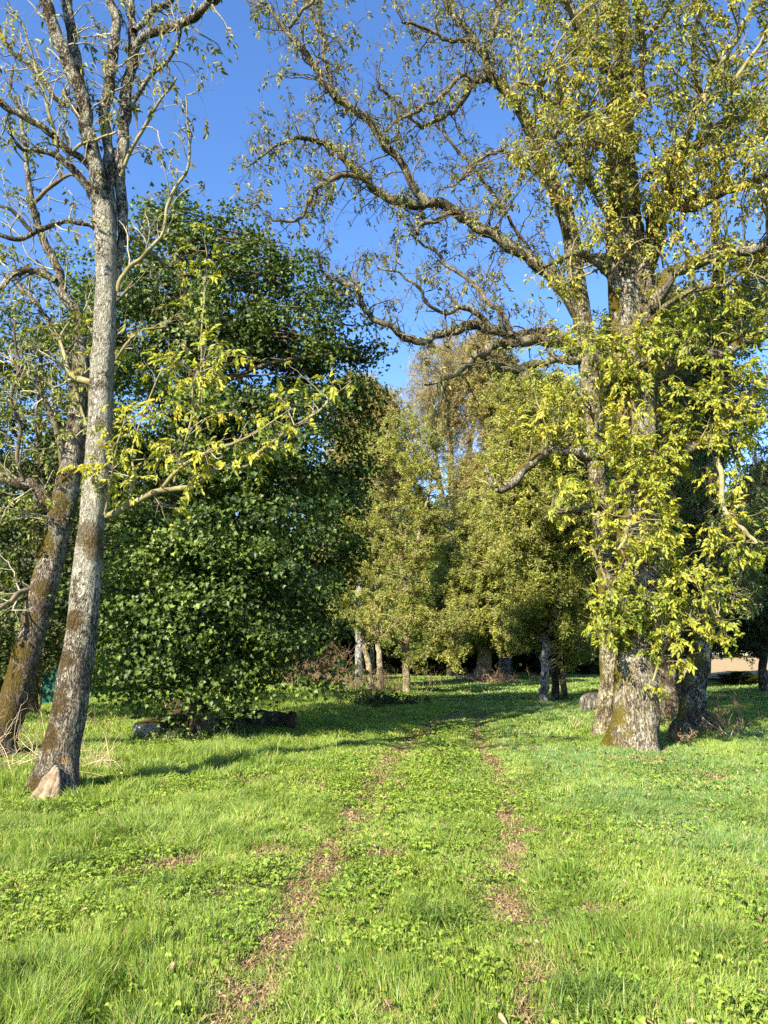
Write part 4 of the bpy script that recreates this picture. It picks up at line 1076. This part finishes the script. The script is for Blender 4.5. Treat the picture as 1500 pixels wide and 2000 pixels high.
# young ash in the middle of the clearing
T, Y = T_at(794, 1353, 'slender young tree with pale forked stems standing free in the clearing', 31)
stem(T, [(794, 1358, 8), (794, 1300, 6.5), (794, 1240, 6), (796, 1190, 5.5), (786, 1120, 5), (778, 1060, 4.5), (772, 1000, 3.5), (765, 930, 3), (755, 860, 2)], Y, Y + .5, BK_PALE)
stem(T, [(796, 1205, 5), (802, 1140, 4.5), (812, 1080, 4), (822, 1030, 3), (838, 960, 2.5), (850, 880, 1.5)], Y, Y - .4, BK_PALE, name='limb')
stem(T, [(787, 1125, 4), (792, 1060, 3.5), (800, 1000, 3), (804, 930, 2.5), (806, 850, 1.5)], Y, Y, BK_PALE, name='limb')
stem(T, [(796, 1310, 3), (820, 1285, 3), (845, 1262, 2.5), (870, 1258, 2), (890, 1275, 1.6), (900, 1300, 1)], Y, Y - .8, BK_PALE, name='limb')
stem(T, [(794, 1270, 2.5), (775, 1250, 2.5), (755, 1242, 2), (735, 1245, 1.5)], Y, Y - .8, BK_PALE, name='limb')
cloud(T, [(755, 1205, Y - .5, 90, 24, 1.6, 42), (850, 1215, Y - .5, 70, 26, 1.6, 34), (740, 1240, Y - .8, 40, 16, .8, 8), (860, 1262, Y - .8, 46, 20, .9, 12), (815, 1292, Y - .3, 36, 18, .6, 9), (888, 1290, Y - .8, 18, 20, .4, 6), (780, 1130, Y, 70, 60, 1.5, 40),
          (790, 1040, Y, 95, 80, 2., 75), (760, 930, Y + .5, 100, 90, 2.2, 90), (850, 960, Y, 60, 90, 1.6, 50), (800, 860, Y, 75, 60, 1.6, 40)], tw=.55, sub=.3, per=3, size=.9, space=.24, updown=-.5)
T.finish(M_FRESH, M_TWIG_FAR)

T, Y = T_at(742, 1346, 'clump of thin leaning trunks under olive foliage', 32)
stem(T, [(742, 1350, 7), (742, 1300, 6), (738, 1240, 5), (735, 1150, 4), (720, 1020, 3), (705, 940, 1.5)], Y, Y, BK_PALE)
stem(T, [(728, 1350, 6), (722, 1310, 6), (714, 1270, 5), (706, 1240, 4), (690, 1160, 4), (670, 1060, 3), (655, 990, 1.5)], Y, Y + .4, BK_PALE)
stem(T, [(720, 1350, 5), (726, 1300, 4.5), (728, 1220, 4), (740, 1120, 3), (735, 1020, 1.5)], Y + .5, Y + 1, BK_PALE)
cloud(T, [(690, 1160, Y + .5, 75, 80, 2.2, 60), (670, 1060, Y + 1, 65, 90, 2, 75), (720, 1040, Y + 1, 60, 90, 2, 60), (660, 980, Y + 1.5, 40, 50, 1.4, 28)], tw=.7, per=4, size=1.)
T.finish(M_FRESH, M_TWIG_FAR)

T, Y = T_at(700, 1334, 'taller autumn tree with brownish feathery top showing right of the maple', 33, name='autumn_tree')
stem(T, [(700, 1338, 8), (702, 1200, 7), (706, 1050, 6), (712, 900, 4), (715, 780, 2)], Y, Y, BK_GREY)
cloud(T, [(700, 830, Y, 60, 85, 2.6, 90), (760, 860, Y, 60, 90, 2.6, 80), (690, 900, Y, 60, 60, 2.5, 50), (740, 950, Y, 90, 80, 3, 80), (690, 770, Y, 30, 40, 1.4, 24)], tw=1.1, sub=.6, per=4, tpls=T_SPRAY, size=1.25, trop=(0, 0, .16), rmin=.012)
T.finish(M_BROWN, M_TWIG_FAR)

T, Y = T_at(885, 1326, 'tall sparse autumn tree with nearly bare pale twigs rising above the middle of the wood', 34, name='autumn_tree', Y=54)
stem(T, [(885, 1330, 10), (885, 1200, 9), (882, 1000, 7), (880, 850, 5), (880, 700, 2)], Y, Y, BK_GREY)
stem(T, [(884, 1100, 6), (905, 950, 5), (925, 820, 4), (935, 700, 2)], Y, Y, BK_GREY, name='limb')
stem(T, [(884, 1080, 6), (860, 950, 5), (842, 830, 4), (835, 740, 2)], Y, Y, BK_GREY, name='limb')
cloud(T, [(850, 770, Y, 55, 90, 3, 90), (905, 760, Y, 60, 110, 3, 100), (880, 890, Y, 75, 80, 3, 50)], tw=1.7, sub=.9, per=2, size=1.2, keep=.5, trop=(0, 0, .2), rmin=.016)
T.finish(M_BROWN, M_TWIG_FAR)

T, Y = T_at(985, 1326, 'golden tipped tree in the wood between the bare twiggy tree and the grey trunks', 35, name='autumn_tree', Y=50)
stem(T, [(985, 1330, 12), (985, 1150, 10), (975, 900, 7), (965, 700, 3)], Y, Y, BK_GREY)
cloud(T, [(950, 740, Y, 45, 90, 2.6, 80), (990, 800, Y, 60, 100, 2.8, 90), (1020, 900, Y, 80, 100, 3, 90), (930, 980, Y, 55, 90, 2.8, 60), (960, 1080, Y, 90, 90, 3, 60)], tw=1.2, sub=.6, per=5, size=1.35, trop=(0, 0, .14), rmin=.013)
T.finish(M_BROWN, M_TWIG_FAR)

T, Y = T_at(945, 1328, 'old tree with mossy trunk rising from a brushy mound across the clearing', 36, name='old_tree')
stem(T, [(938, 1332, 19), (945, 1300, 15), (950, 1240, 13), (956, 1190, 11), (960, 1120, 9), (955, 1040, 6), (950, 980, 3)], Y, Y, BK_PALE, k=16)
stem(T, [(950, 1245, 7), (930, 1215, 5), (915, 1170, 4), (900, 1110, 3)], Y, Y - .5, BK_PALE, name='limb')
stem(T, [(957, 1190, 7), (985, 1140, 5), (1010, 1090, 4), (1030, 1040, 3)], Y, Y - .5, BK_PALE, name='limb')
cloud(T, [(910, 1120, Y, 60, 70, 2.6, 90), (970, 1090, Y, 90, 90, 3, 120), (1030, 1170, Y, 70, 80, 2.6, 90), (940, 1200, Y - 1, 80, 45, 2, 60), (1000, 1230, Y - 1, 50, 40, 2, 36), (900, 1235, Y - 1, 40, 30, 1.4, 18), (920, 1020, Y, 60, 60, 2.4, 60)], tw=1.0, sub=.5, per=4, size=1.3, trop=(0, 0, -.14), updown=-1., rmin=.012)
T.finish(M_FRESH, M_TWIG_FAR)

# three grey trunks
T, Y = T_at(1063, 1372, 'pale grey trunk, leftmost of the three slim trunks', 37, name='slim_tree')
stem(T, [(1062, 1378, 10), (1064, 1320, 8), (1066, 1250, 8), (1068, 1180, 7), (1066, 1050, 6), (1060, 900, 5), (1050, 780, 3)], Y, Y, BK_GREY, k=14)
cloud(T, [(1060, 1140, Y, 75, 70, 2., 90), (1020, 1020, Y, 80, 90, 2.2, 110), (1090, 980, Y, 80, 100, 2.2, 110), (1050, 880, Y, 100, 80, 2.2, 110), (1020, 790, Y, 80, 70, 2, 70), (1110, 800, Y, 70, 70, 2, 70), (1110, 1190, Y - .6, 50, 60, 1.4, 50), (1130, 1260, Y + 1, 40, 36, 1, 24), (1020, 1215, Y + .5, 50, 40, 1.2, 26), (980, 930, Y, 45, 80, 1.6, 46)], tw=.7, sub=.35, per=4, size=.95, updown=-.7)
T.finish(M_FRESH, M_TWIG_FAR)
T, Y = T_at(1083, 1370, 'dark slim trunk in the middle of the three slim trunks', 38, name='slim_tree')
stem(T, [(1083, 1374, 9), (1084, 1320, 7), (1083, 1240, 7), (1086, 1100, 6), (1100, 950, 4)], Y + .3, Y + .3, BK_DARK, k=12)
cloud(T, [(1110, 1080, Y + 1, 80, 90, 2, 90), (1150, 1000, Y + 1, 60, 80, 2, 60)], tw=.7, sub=.35, per=4, size=.95)
T.finish(M_FRESH, M_TWIG_FAR)
T, Y = T_at(1101, 1370, 'dark slim trunk on the right of the three slim trunks, beside the big ash', 39, name='slim_tree')
stem(T, [(1101, 1374, 7), (1100, 1320, 6), (1098, 1250, 6), (1104, 1100, 5), (1120, 900, 3)], Y, Y, BK_DARK, k=12)
cloud(T, [(1160, 1130, Y + 2, 70, 90, 2, 70), (1140, 900, Y + 2, 70, 90, 2, 70)], tw=.7, sub=.35, per=4, size=.95)
T.finish(M_FRESH, M_TWIG_FAR)

# trees behind the big ash on the right
T, Y = T_at(1352, 1432, 'leaning dark tree with a mossy buttress just right of and behind the big ash', 40, name='ash_tree')
fl = (.5, .3, 3, 0)
BK_G = bark_mat('dark_mossy_bark', base=(.07, .06, .05), la=.3, ma=.75, fs=22, moss=(.13, .13, .02), bump=.9)  # dark trunk bark under heavy yellow green moss
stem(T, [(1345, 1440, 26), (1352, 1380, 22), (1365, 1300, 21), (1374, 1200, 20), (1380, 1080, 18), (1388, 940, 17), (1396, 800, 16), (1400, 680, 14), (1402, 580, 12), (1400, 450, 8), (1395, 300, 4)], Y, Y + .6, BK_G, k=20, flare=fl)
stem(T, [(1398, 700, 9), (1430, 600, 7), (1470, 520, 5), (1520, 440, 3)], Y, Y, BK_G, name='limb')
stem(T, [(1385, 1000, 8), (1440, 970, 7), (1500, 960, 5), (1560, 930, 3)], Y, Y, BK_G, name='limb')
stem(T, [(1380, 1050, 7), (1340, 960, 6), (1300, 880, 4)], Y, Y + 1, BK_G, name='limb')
cloud(T, [(1400, 640, Y + .5, 110, 80, 1.6, 90), (1480, 560, Y + .5, 70, 80, 1.6, 50), (1340, 760, Y + 1, 80, 90, 1.4, 60), (1450, 800, Y + .5, 90, 100, 1.5, 80), (1380, 950, Y + 1, 100, 90, 1.5, 70), (1460, 1040, Y, 80, 80, 1.5, 50), (1330, 1080, Y + 1, 90, 80, 1.2, 60), (1440, 1160, Y, 70, 50, 1.2, 40), (1300, 1180, Y + .8, 80, 50, 1., 40)], tw=.55, sub=.3, per=2, size=.75, tpls=T_ASH, updown=-.6)
T.finish(M_GREEN, M_TWIG_DARK)

T, Y = T_at(1305, 1396, 'thick shaded trunk seen between the big ash and the leaning dark tree', 41, name='ash_tree')
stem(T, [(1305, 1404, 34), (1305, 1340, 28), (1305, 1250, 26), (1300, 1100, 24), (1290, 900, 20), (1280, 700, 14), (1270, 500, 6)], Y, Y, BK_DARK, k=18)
cloud(T, [(1220, 820, Y, 80, 100, 2, 60), (1330, 850, Y, 100, 110, 2.2, 80), (1250, 1050, Y, 110, 90, 2.2, 80), (1380, 1080, Y, 80, 90, 2, 60), (1180, 700, Y, 60, 90, 1.8, 40), (1330, 660, Y, 90, 80, 2, 60), (1230, 1180, Y, 70, 60, 1.6, 40)], tw=.7, sub=.35, per=3, size=1., tpls=T_ASH_LO)
T.finish(M_OLIVE, M_TWIG_DARK)

T, Y = T_at(1480, 1345, 'dark blue green tree at the right edge in front of the straw field', 42, name='evergreen_tree', Y=29)
stem(T, [(1490, 1350, 8), (1490, 1200, 7), (1480, 1000, 5), (1475, 860, 2)], Y, Y, BK_DARK)
cloud(T, [(1480, 1180, Y, 90, 90, 2.2, 110), (1440, 1060, Y, 70, 80, 2, 70), (1500, 980, Y, 70, 80, 2, 60), (1570, 1100, Y, 80, 120, 2.2, 80), (1420, 1230, Y, 50, 50, 1.4, 40)], tw=.8, sub=.4, per=4, size=1.)
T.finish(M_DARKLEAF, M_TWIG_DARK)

T, Y = T_at(1270, 1340, 'tall dark evergreen whose top shows through the fork of the big ash', 43, name='evergreen_tree', Y=38)
stem(T, [(1280, 1345, 12), (1280, 1100, 10), (1275, 800, 6), (1270, 560, 2)], Y, Y, BK_DARK)
cloud(T, [(1270, 640, Y, 80, 90, 2.6, 100), (1330, 700, Y, 80, 110, 2.8, 100), (1210, 720, Y, 70, 90, 2.6, 80), (1280, 850, Y, 150, 120, 3.5, 160), (1280, 1050, Y, 170, 140, 3.8, 160), (1340, 1200, Y, 150, 90, 3.5, 110), (1200, 1200, Y, 120, 90, 3, 80)], tw=1.0, sub=.5, per=4, size=1.35)
T.finish(M_DARKLEAF, M_TWIG_DARK)

# ---- the dark wood at the back: two kinds, then copies
def wood_tree(kind, seed, label):
    T = Tree('woodland_tree', label, 0., 60., seed, 'trees of the dark wood behind the clearing')
    T.base[2] = 0; T.o.location = (0, 60, 0)
    rng = T.rng
    hgt = 11.5 if kind == 0 else 9.5
    tr = catmull(np.array([[0, 60, -.1], [.1, 60, hgt * .35], [-.1, 60.1, hgt * .7], [0, 60, hgt]]), 16)
    w = Wood(); r = np.linspace(.26, .04, 16)
    w.add(tr[None], r[None], 10, wob=.1); w.build('trunk', BK_DARK, T.o, T.base)
    T.nodes.append(tr); T.nr.append(r)
    n = 260
    dv = norm(rng.normal(0, 1, (n, 3)))
    rad = (1 - .45 * rng.random(n)) * (.75 + .5 * vnoise(dv[:, 0] * 2.5 + seed, dv[:, 1] * 2.5, dv[:, 2] * 2.5))
    c = np.array([0, 60, hgt * (.50, .62)[kind]]) + dv * rad[:, None] * (3.4, 3.2, hgt * (.52, .40)[kind])
    c[:, 2] = np.maximum(c[:, 2], (.35, 2.3)[kind])
    q, qr = T.links(c)
    q2, r2 = T.branch(q, qr, .35, 1.1, t0=.35, k=4, steps=5, rmin=.015, ang=.9)
    for i, tp in enumerate(T_SPRAY_BIG):
        sel = rng.random(len(q2)) < .34
        leaf_on(T.lv, tp, q2[sel], r2[sel], rng, 8, t0=.1, size=1.5, keep=1.)
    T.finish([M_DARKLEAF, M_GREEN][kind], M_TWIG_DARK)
    return T.o
def copy_thing(o, loc, rz, s, label):
    c = o.copy(); C.objects.link(c); c.location = loc; c.rotation_euler = (0, 0, rz); c.scale = s; c['label'] = label
    for ch in list(o.children):
        d_ = ch.copy(); C.objects.link(d_); d_.parent = c
    return c
proto = [wood_tree(0, 51, 'tree of the dark wood, far behind the left maple'), wood_tree(1, 52, 'lighter tree of the wood behind the slender young tree')]
rngw = random.Random(4)
LBL = 'dark leafy tree in the shaded wood closing the back of the clearing'
first = [True, True]
spots = []
for x in np.arange(-62, 60, 4.6):
    spots.append((x + rngw.uniform(-1, 1), 64 + rngw.uniform(-3, 4), 0, 1.1 if x < -6 else (.8 if x < 16 else .85)))
for x in np.arange(-30, 14, 4.4):
    spots.append((x + rngw.uniform(-1.3, 1.3), 54 + rngw.uniform(-2, 2), 0 if x < -10 else 1, .95 if x < -8 else .8))
for x, y, s in ((-14, 30, .9), (-19, 26, 1.), (-9.5, 37, .85), (-16, 40, 1.1), (-24, 34, 1.1), (-13, 48, 1.1), (-5.5, 42, .62)):
    spots.append((x, y, 0, s))
for x, y, s in ((27, 33, .9), (22, 40, .8), (33, 45, 1.)):
    spots.append((x, y, 1, s))
for x in np.arange(-70, 130, 8.5):
    spots.append((x + rngw.uniform(-2, 2), 120 + rngw.uniform(-8, 10) + max(0, x - 20) * .8, 0, 1.15 + rngw.random() * .3))
spots.append((2.2, 66, 0, 1.3)); spots.append((7.5, 70, 0, 1.35)); spots.append((-1.5, 72, 0, 1.3)); spots.append((4.9, 60, 1, 1.15))
for i, (x, y, k, s) in enumerate(spots):
    loc = (x, y, Hf(x, y)); sc = (s * rngw.uniform(.9, 1.15), s * rngw.uniform(.9, 1.15), s * rngw.uniform(.85, 1.2))
    if x > 16 + (y - 44) * .12 and 43 < y < 100: continue
    if y > 100: LBL = 'small tree in the distant treeline beyond the straw field'
    elif x < -9: LBL = 'dark wood tree behind the two maples on the left'
    elif x > 18: LBL = 'dark wood tree at the right edge behind the blue green evergreen'
    elif y < 58: LBL = 'shady canopy tree in the front row of the wood behind the clearing'
    else: LBL = 'dark leafy tree in the back row of the wood closing the clearing'
    if first[k]:
        o = proto[k]; o.location = loc; o.scale = sc; o['label'] = LBL; first[k] = False
    else:
        copy_thing(proto[k], loc, rngw.uniform(0, 6.28), sc, LBL)
rs = random.Random(8)
for i in range(34):
    x = -30 + 62 * i / 33 + rs.uniform(-1, 1); y = rs.uniform(55, 60) if x > -9 else rs.uniform(44, 56)
    if x > 14 + (y - 44) * .12: continue
    s_ = rs.uniform(.42, .6)
    copy_thing(proto[0], (x, y, Hf(x, y) - .3), rs.uniform(0, 6.28), (s_ * 1.1, s_ * 1.1, s_ * .75), 'low dark bush of the undergrowth at the foot of the back wood')['group'] = 'undergrowth bushes along the back wood'

# ================================================================== logs, stone, dead plants under the trees
BK_LOG = bark_mat('log_bark', base=(.12, .085, .05), la=.25, ma=.6, fs=20, lichen=(.35, .32, .24), moss=(.12, .10, .03), bump=.8)
M_CUT = rough_mat('sawn_wood', (.20, .15, .10), (.40, .32, .23), 20, c=(.52, .43, .33))
M_CUTGREY = rough_mat('weathered_sawn_wood', (.16, .14, .12), (.34, .30, .27), 16, c=(.42, .38, .34))
M_ROT = rough_mat('rotten_wood', (.02, .014, .010), (.07, .05, .035), 14, c=(.16, .12, .08))

def log_thing(name, label, p0, p1, r0, r1, bark, cut, cat='log', group=None, seed=0, flat=None, k=22):
    p0 = np.array(p0, float); p1 = np.array(p1, float)
    base = (p0 + p1) / 2; base[2] = min(p0[2], p1[2]) - max(r0, r1)
    o = thing(name, tuple(base), label, cat, group)
    n = 12; t = np.linspace(0, 1, n)[:, None]
    Pt = (p0 * (1 - t) + p1 * t)[None]; R = (r0 + (r1 - r0) * t[:, 0])[None]
    V, Q = tubes(Pt, R, k, wob=.22, seed=seed)
    if flat is not None: V[:, 2] = np.minimum(V[:, 2], base[2] + flat + .012 * (vnoise(V[:, 0] * 9, V[:, 1] * 9) - .5))
    link('bark', make_mesh('bark', V - base, Q.ravel(), np.arange(len(Q)) * 4, np.full(len(Q), 4), bark, True), o)
    ax = norm(p1 - p0)
    for e, sg in ((0, -1), (n - 1, 1)):
        ring = V[e * k:(e + 1) * k]; c = ring.mean(0)
        vv = np.vstack([ring + ax * sg * .002, (ring - c) * .6 + c + ax * sg * .008, c + ax * sg * .004])
        q = [[i, (i + 1) % k, k + (i + 1) % k, k + i] for i in range(k)]
        tr = [[k + i, k + (i + 1) % k, 2 * k] for i in range(k)]
        L = np.array([a for f in q + tr for a in f]); T_ = np.array([4] * k + [3] * k)
        link('cut_face', make_mesh('cut_face', vv - base, L, np.concatenate([[0], np.cumsum(T_)[:-1]]), T_, cut), o)
    return o

def g3(px, py, dz=0):
    x, y = G(px, py); return np.array([x, y, Hf(x, y) + dz])

a = g3(285, 1447, .22); b_ = g3(372, 1408, .30)
log_thing('cut_log', 'pale flat-topped sawn log lying at the left foot of the maple', a, b_, .25, .27, BK_LOG, M_CUTGREY, seed=3, flat=.36)
a = g3(322, 1412, .28); log_thing('cut_log', 'short mossy brown log block behind the flat-topped log', a, a + (.62, .25, .05), .20, .19, BK_LOG, M_CUT, seed=5)
GRP = 'split logs heaped beside the maple trunk'
for i, (px, py, dz, dx, dy, r_) in enumerate(((418, 1428, .14, .6, .2, .13), (432, 1424, .38, .5, .3, .12), (450, 1428, .13, -.4, .5, .13), (410, 1418, .33, .3, .6, .11), (440, 1420, .56, .55, .1, .10), (462, 1424, .36, -.5, .3, .11))):
    a = g3(px, py, dz)
    lab = ['lowest left log of the dark heap beside the maple', 'sunlit split log on the front of the dark heap', 'lowest right log of the dark heap', 'log half hidden at the back left of the dark heap', 'topmost log of the dark heap', 'upper right log of the dark heap'][i]
    log_thing('split_log', lab, a, a + (dx, dy, .03), r_, r_ * .9, BK_LOG if i % 2 else BK_DARK, M_CUT if i in (1, 4) else M_ROT, group=GRP, seed=20 + i, k=14)
a = g3(478, 1424, .26); b_ = g3(556, 1418, .26)
log_thing('fallen_log', 'long dark weathered log lying in the shade right of the maple', a - (0, 0, .06), b_ - (0, 0, .1), .22, .17, BK_DARK, M_ROT, seed=9)
a = g3(566, 1424, -.05); log_thing('stump', 'short dark stump standing at the right end of the long dark log', a, a + (.05, .02, .42), .13, .09, BK_DARK, M_ROT, cat='stump', seed=10)

def boulder():
    x, y = G(1156, 1390); z = Hf(x, y)
    import bmesh
    bm = bmesh.new(); bmesh.ops.create_icosphere(bm, subdivisions=4, radius=1)
    for v in bm.verts:
        c = v.co
        k_ = 1 + .22 * (float(vnoise(np.array([c.x * 1.6 + 9]), np.array([c.y * 1.6]), np.array([c.z * 1.6]))[0]) - .5) * 2 + .06 * (float(vnoise(np.array([c.x * 6]), np.array([c.y * 6]), np.array([c.z * 6]))[0]) - .5)
        v.co = Vector((c.x * .30 * k_, c.y * .28 * k_, max(-.1, c.z * .27 * k_ + .17)))
    me = bpy.data.meshes.new('boulder'); bm.to_mesh(me); bm.free()
    for p in me.polygons: p.use_smooth = True
    me.materials.append(bark_mat('lichen_stone', base=(.13, .125, .11), dark=(.05, .05, .045), la=.3, ma=.6, lichen=(.34, .34, .31), moss=(.13, .12, .02), fs=6, mossdir=(0, 0, 1)))
    o = bpy.data.objects.new('boulder', me); C.objects.link(o); o.location = (x, y, z)
    o.scale = (1.15, 1.1, 1.2)
    tag(o, 'rounded grey lichen stone with a mossy cap left of the big ash', 'boulder')
boulder()

M_DRY = twig_mat('dry_stalk', (.30, .22, .13), (.55, .45, .30))
M_DRYBROWN = twig_mat('brown_brush', (.10, .07, .045), (.26, .19, .13))
M_DRYLEAF = leaf_mat('withered_leaf', [(0, (.10, .06, .03)), (.6, (.30, .20, .11)), (1, (.5, .40, .25))], .2, big=3)
M_STRAP = leaf_mat('strap_leaf', [(0, (.02, .05, .015)), (.6, (.06, .11, .03)), (1, (.22, .28, .09))], .25, gloss=.05, big=3)

def brush(name, label, px, py, seed, n, h, spread, mat, cat='brush', group=None, lie=0., r_=.005, sub=4, leaves=None, Y=None):
    x, y = G(px, py)
    if Y: x, y = P(px, py, Y)[0], Y
    rng = np.random.default_rng(seed)
    base = np.array([x, y, Hf(x, y)])
    o = thing(name, tuple(base), label, cat, group)
    st = base + rng.normal(0, 1, (n, 3)) * (spread * .45, spread * .3, 0)
    dd = norm(rng.normal(0, .45 + lie, (n, 3)) * (1, 1, .2) + np.array([0, 0, 1 - lie]))
    q, r = grow(st, dd, h * (.5 + .8 * rng.random(n)), np.full(n, r_), 7, .12, (0, 0, .02 - .1 * lie), rng, .35, .16)
    w = Wood(); w.add(q, r, 4)
    if sub:
        pos, tan, rr, t = sample_on(q, r, rng, sub, .3, 1)
        q2, r2 = grow(pos, side_dirs(tan, .8, rng), np.repeat(h * .3, len(pos)) * (.4 + rng.random(len(pos))), rr * .7, 5, .15, (0, 0, .02), rng, .4, .2)
        w.add(q2, r2, 3)
    w.build('stems', mat, o, base)
    if leaves:
        lv = Leaves(); leaf_on(lv, leaves[0], q, r, rng, leaves[1], t0=.3, size=leaves[2], updown=-1.2)
        lv.build('leaves', leaves[3], o, base)
    return o

def strap_plant(label, px, py, seed, n, h, w, mat, name='strap_plant', cat='plant', group=None, lean=(.3, 1.1), spread=.12):
    x, y = G(px, py); rng = np.random.default_rng(seed)
    base = np.array([x, y, Hf(x, y)])
    a = rng.random(n) * 6.28; ln = rng.uniform(*lean, n); hh = h * (.5 + .7 * rng.random(n)); ww = w * (.6 + .6 * rng.random(n))
    S = 6; V = np.zeros((n, 2 * S, 3))
    ox = rng.normal(0, spread, n); oy = rng.normal(0, spread, n)
    for k in range(S):
        t = k / (S - 1)
        cx = ox + np.cos(a) * ln * hh * t ** 1.6; cy = oy + np.sin(a) * ln * hh * t ** 1.6
        cz = hh * (t - .45 * ln * t ** 2.6)
        wd = ww * (1 - t ** 2.2) * .5 + .0004
        V[:, 2 * k] = np.stack([cx - np.sin(a) * wd, cy + np.cos(a) * wd, cz], -1)
        V[:, 2 * k + 1] = np.stack([cx + np.sin(a) * wd, cy - np.cos(a) * wd, cz], -1)
    i = (np.arange(n) * 2 * S)[:, None, None] + (np.arange(S - 1) * 2)[None, :, None] + np.array([0, 1, 3, 2])
    Q = i.reshape(-1, 4)
    o = link(name, make_mesh(name, V.reshape(-1, 3), Q.ravel(), np.arange(len(Q)) * 4, np.full(len(Q), 4), mat), None, tuple(base))
    return tag(o, label, cat, group)

GS = 'strap-leaved plants among the logs'
strap_plant('strap-leaved plant in front of the flat-topped log, nearest the maple trunk', 352, 1446, 1, 60, .42, .03, M_STRAP, group=GS)
strap_plant('strap-leaved plant touching the right side of the maple trunk', 430, 1446, 2, 60, .42, .03, M_STRAP, group=GS)
strap_plant('pale-edged strap-leaved plant in front of the long dark log', 462, 1442, 3, 70, .45, .03, M_STRAP, group=GS)
strap_plant('strap-leaved plant between the long dark log and the grass, farthest right', 492, 1440, 4, 45, .36, .03, M_STRAP, group=GS)
GT = 'coarse grass tussocks in the meadow'
M_TUS = leaf_mat('tussock_blade', [(0, (.05, .11, .02)), (.5, (.11, .19, .035)), (.9, (.22, .30, .06)), (1, (.40, .36, .16))], .3, big=3)
for i, (px, py, n, h, lab) in enumerate(((1150, 1960, 420, .17, 'big arching grass tussock at the bottom right of the track'), (35, 1925, 300, .19, 'tall dark grass tussock at the bottom left corner'), (275, 1508, 220, .20, 'dark grass tussock right of the lichen ash foot'), (120, 1700, 240, .15, 'coarse grass tussock below the bare root'),
                                   (455, 1480, 180, .18, 'dark grass tussock between the maple and the track'), (1390, 1850, 300, .15, 'flattened pale grass tussock at the lower right'), (330, 1740, 240, .15, 'grass tussock left of the worn left rut'), (88, 1582, 130, .16, 'grass tussock growing against the pale bare root'), (850, 1810, 320, .16, 'upright grass tussock between the two ruts'))):
    strap_plant(lab, px, py, 60 + i, n, h * 1.05, .006, M_TUS, name='grass_tussock', cat='tussock', group=GT, lean=(.3, 1.3), spread=.10)

brush('dead_weed', 'dry pale stalks standing in the grass right of the lichen ash', 192, 1505, 70, 26, .45, .5, M_DRY, cat='dead weed')
brush('brush_pile', 'tangle of pale dead twigs on the grass at the left edge', 20, 1512, 71, 46, 1.1, 1.2, M_DRY, lie=.45, r_=.007)
brush('dry_bush', 'leafless brown bush beneath the right side of the maple', 598, 1335, 72, 150, 2.2, 2.6, M_DRYBROWN, cat='bush', r_=.014, sub=5)
brush('dry_bush', 'dead undergrowth left of the clump of thin trunks', 660, 1342, 73, 120, 1.1, 4.2, M_DRYBROWN, cat='bush', r_=.012, sub=4)
brush('dry_bush', 'brown twiggy scrub round the foot of the clump of thin trunks', 725, 1350, 74, 90, .9, 2.6, M_DRYBROWN, cat='bush', r_=.011, sub=4)
brush('brush_mound', 'mound of brown brushwood heaped round the old mossy trunk', 945, 1332, 75, 160, .8, 2.4, M_DRYBROWN, r_=.02, lie=.25, sub=4)
brush('dead_weed', 'tall withered weed with drooping brown leaves at the right', 1428, 1440, 76, 2, .95, .05, M_DRY, cat='dead weed', r_=.011, sub=0, leaves=(T_ASH, 10, .6, M_DRYLEAF))
brush('root_tangle', 'grey tangle of exposed roots and twigs at the foot of the leaning dark tree', 1385, 1428, 77, 60, .75, .9, M_DRYBROWN, cat='roots', r_=.013)
brush('dead_weed', 'small pair of bleached stalks left of the big ash', 1122, 1428, 78, 5, .42, .12, M_DRY, cat='dead weed', r_=.006, sub=1)
brush('broken_stump', 'small splintered stump in the grass right of the big ash', 1328, 1452, 79, 26, .32, .25, M_DRYBROWN, cat='stump', r_=.02, lie=.15)
brush('nettle', 'dark leafy weed clump in the shaded grass before the slender young tree', 745, 1378, 80, 60, .5, 1.2, M_TWIG_DARK, cat='weed', leaves=(T_ASH_LO, 10, .9, M_DARKLEAF))
brush('nettle', 'green leafy weeds in front of the flat-topped log', 318, 1452, 81, 70, .28, .55, M_TWIG_DARK, cat='weed', leaves=(T_ASH_LO, 7, .55, M_GREEN))

# teal windbreak netting glimpsed between the two left trunks
def netting():
    x0, y0 = P(84, 1330, 21)[0], 21.
    o = thing('garden_netting', (x0, y0, 0), 'teal green netting on two posts, glimpsed between the two leaning ashes', 'netting')
    m = rough_mat('teal_net', (.015, .07, .06), (.03, .12, .10), 30)
    n = 24; xs = np.linspace(0, 1.2, n); zs = np.linspace(.25, 1.15, 10)
    V = np.array([[a, .06 * math.sin(a * 7) , z + .04 * math.sin(a * 5)] for z in zs for a in xs]); V = np.concatenate([V, V + (0, .012, 0)])
    Q = [[j * n + i, j * n + i + 1, (j + 1) * n + i + 1, (j + 1) * n + i] for j in range(9) for i in range(n - 1)]
    Q = np.array(Q + [[q + n * 10 for q in f] for f in Q])
    link('net', make_mesh('net', V, Q.ravel(), np.arange(len(Q)) * 4, np.full(len(Q), 4), m, True), o)
    for px in (-.03, 1.23):
        w = Wood(); w.add(np.array([[[px, 0, -.1], [px, 0, .6], [px, 0, 1.35]]]), np.array([[.03, .028, .025]]), 8)
        w.build('post', BK_LOG, o, (0, 0, 0))
netting()
for i in range(9):
    x = 18.5 + i * 1.9 + rs.uniform(-.5, .5); y = 41.5 + rs.uniform(-1.5, 1.5)
    copy_thing(proto[0], (x, y, -.3), rs.uniform(0, 6.28), (.42, .4, .07 + .03 * rs.random()), 'low bush along the near edge of the straw field')['group'] = 'hedge bushes at the field edge'
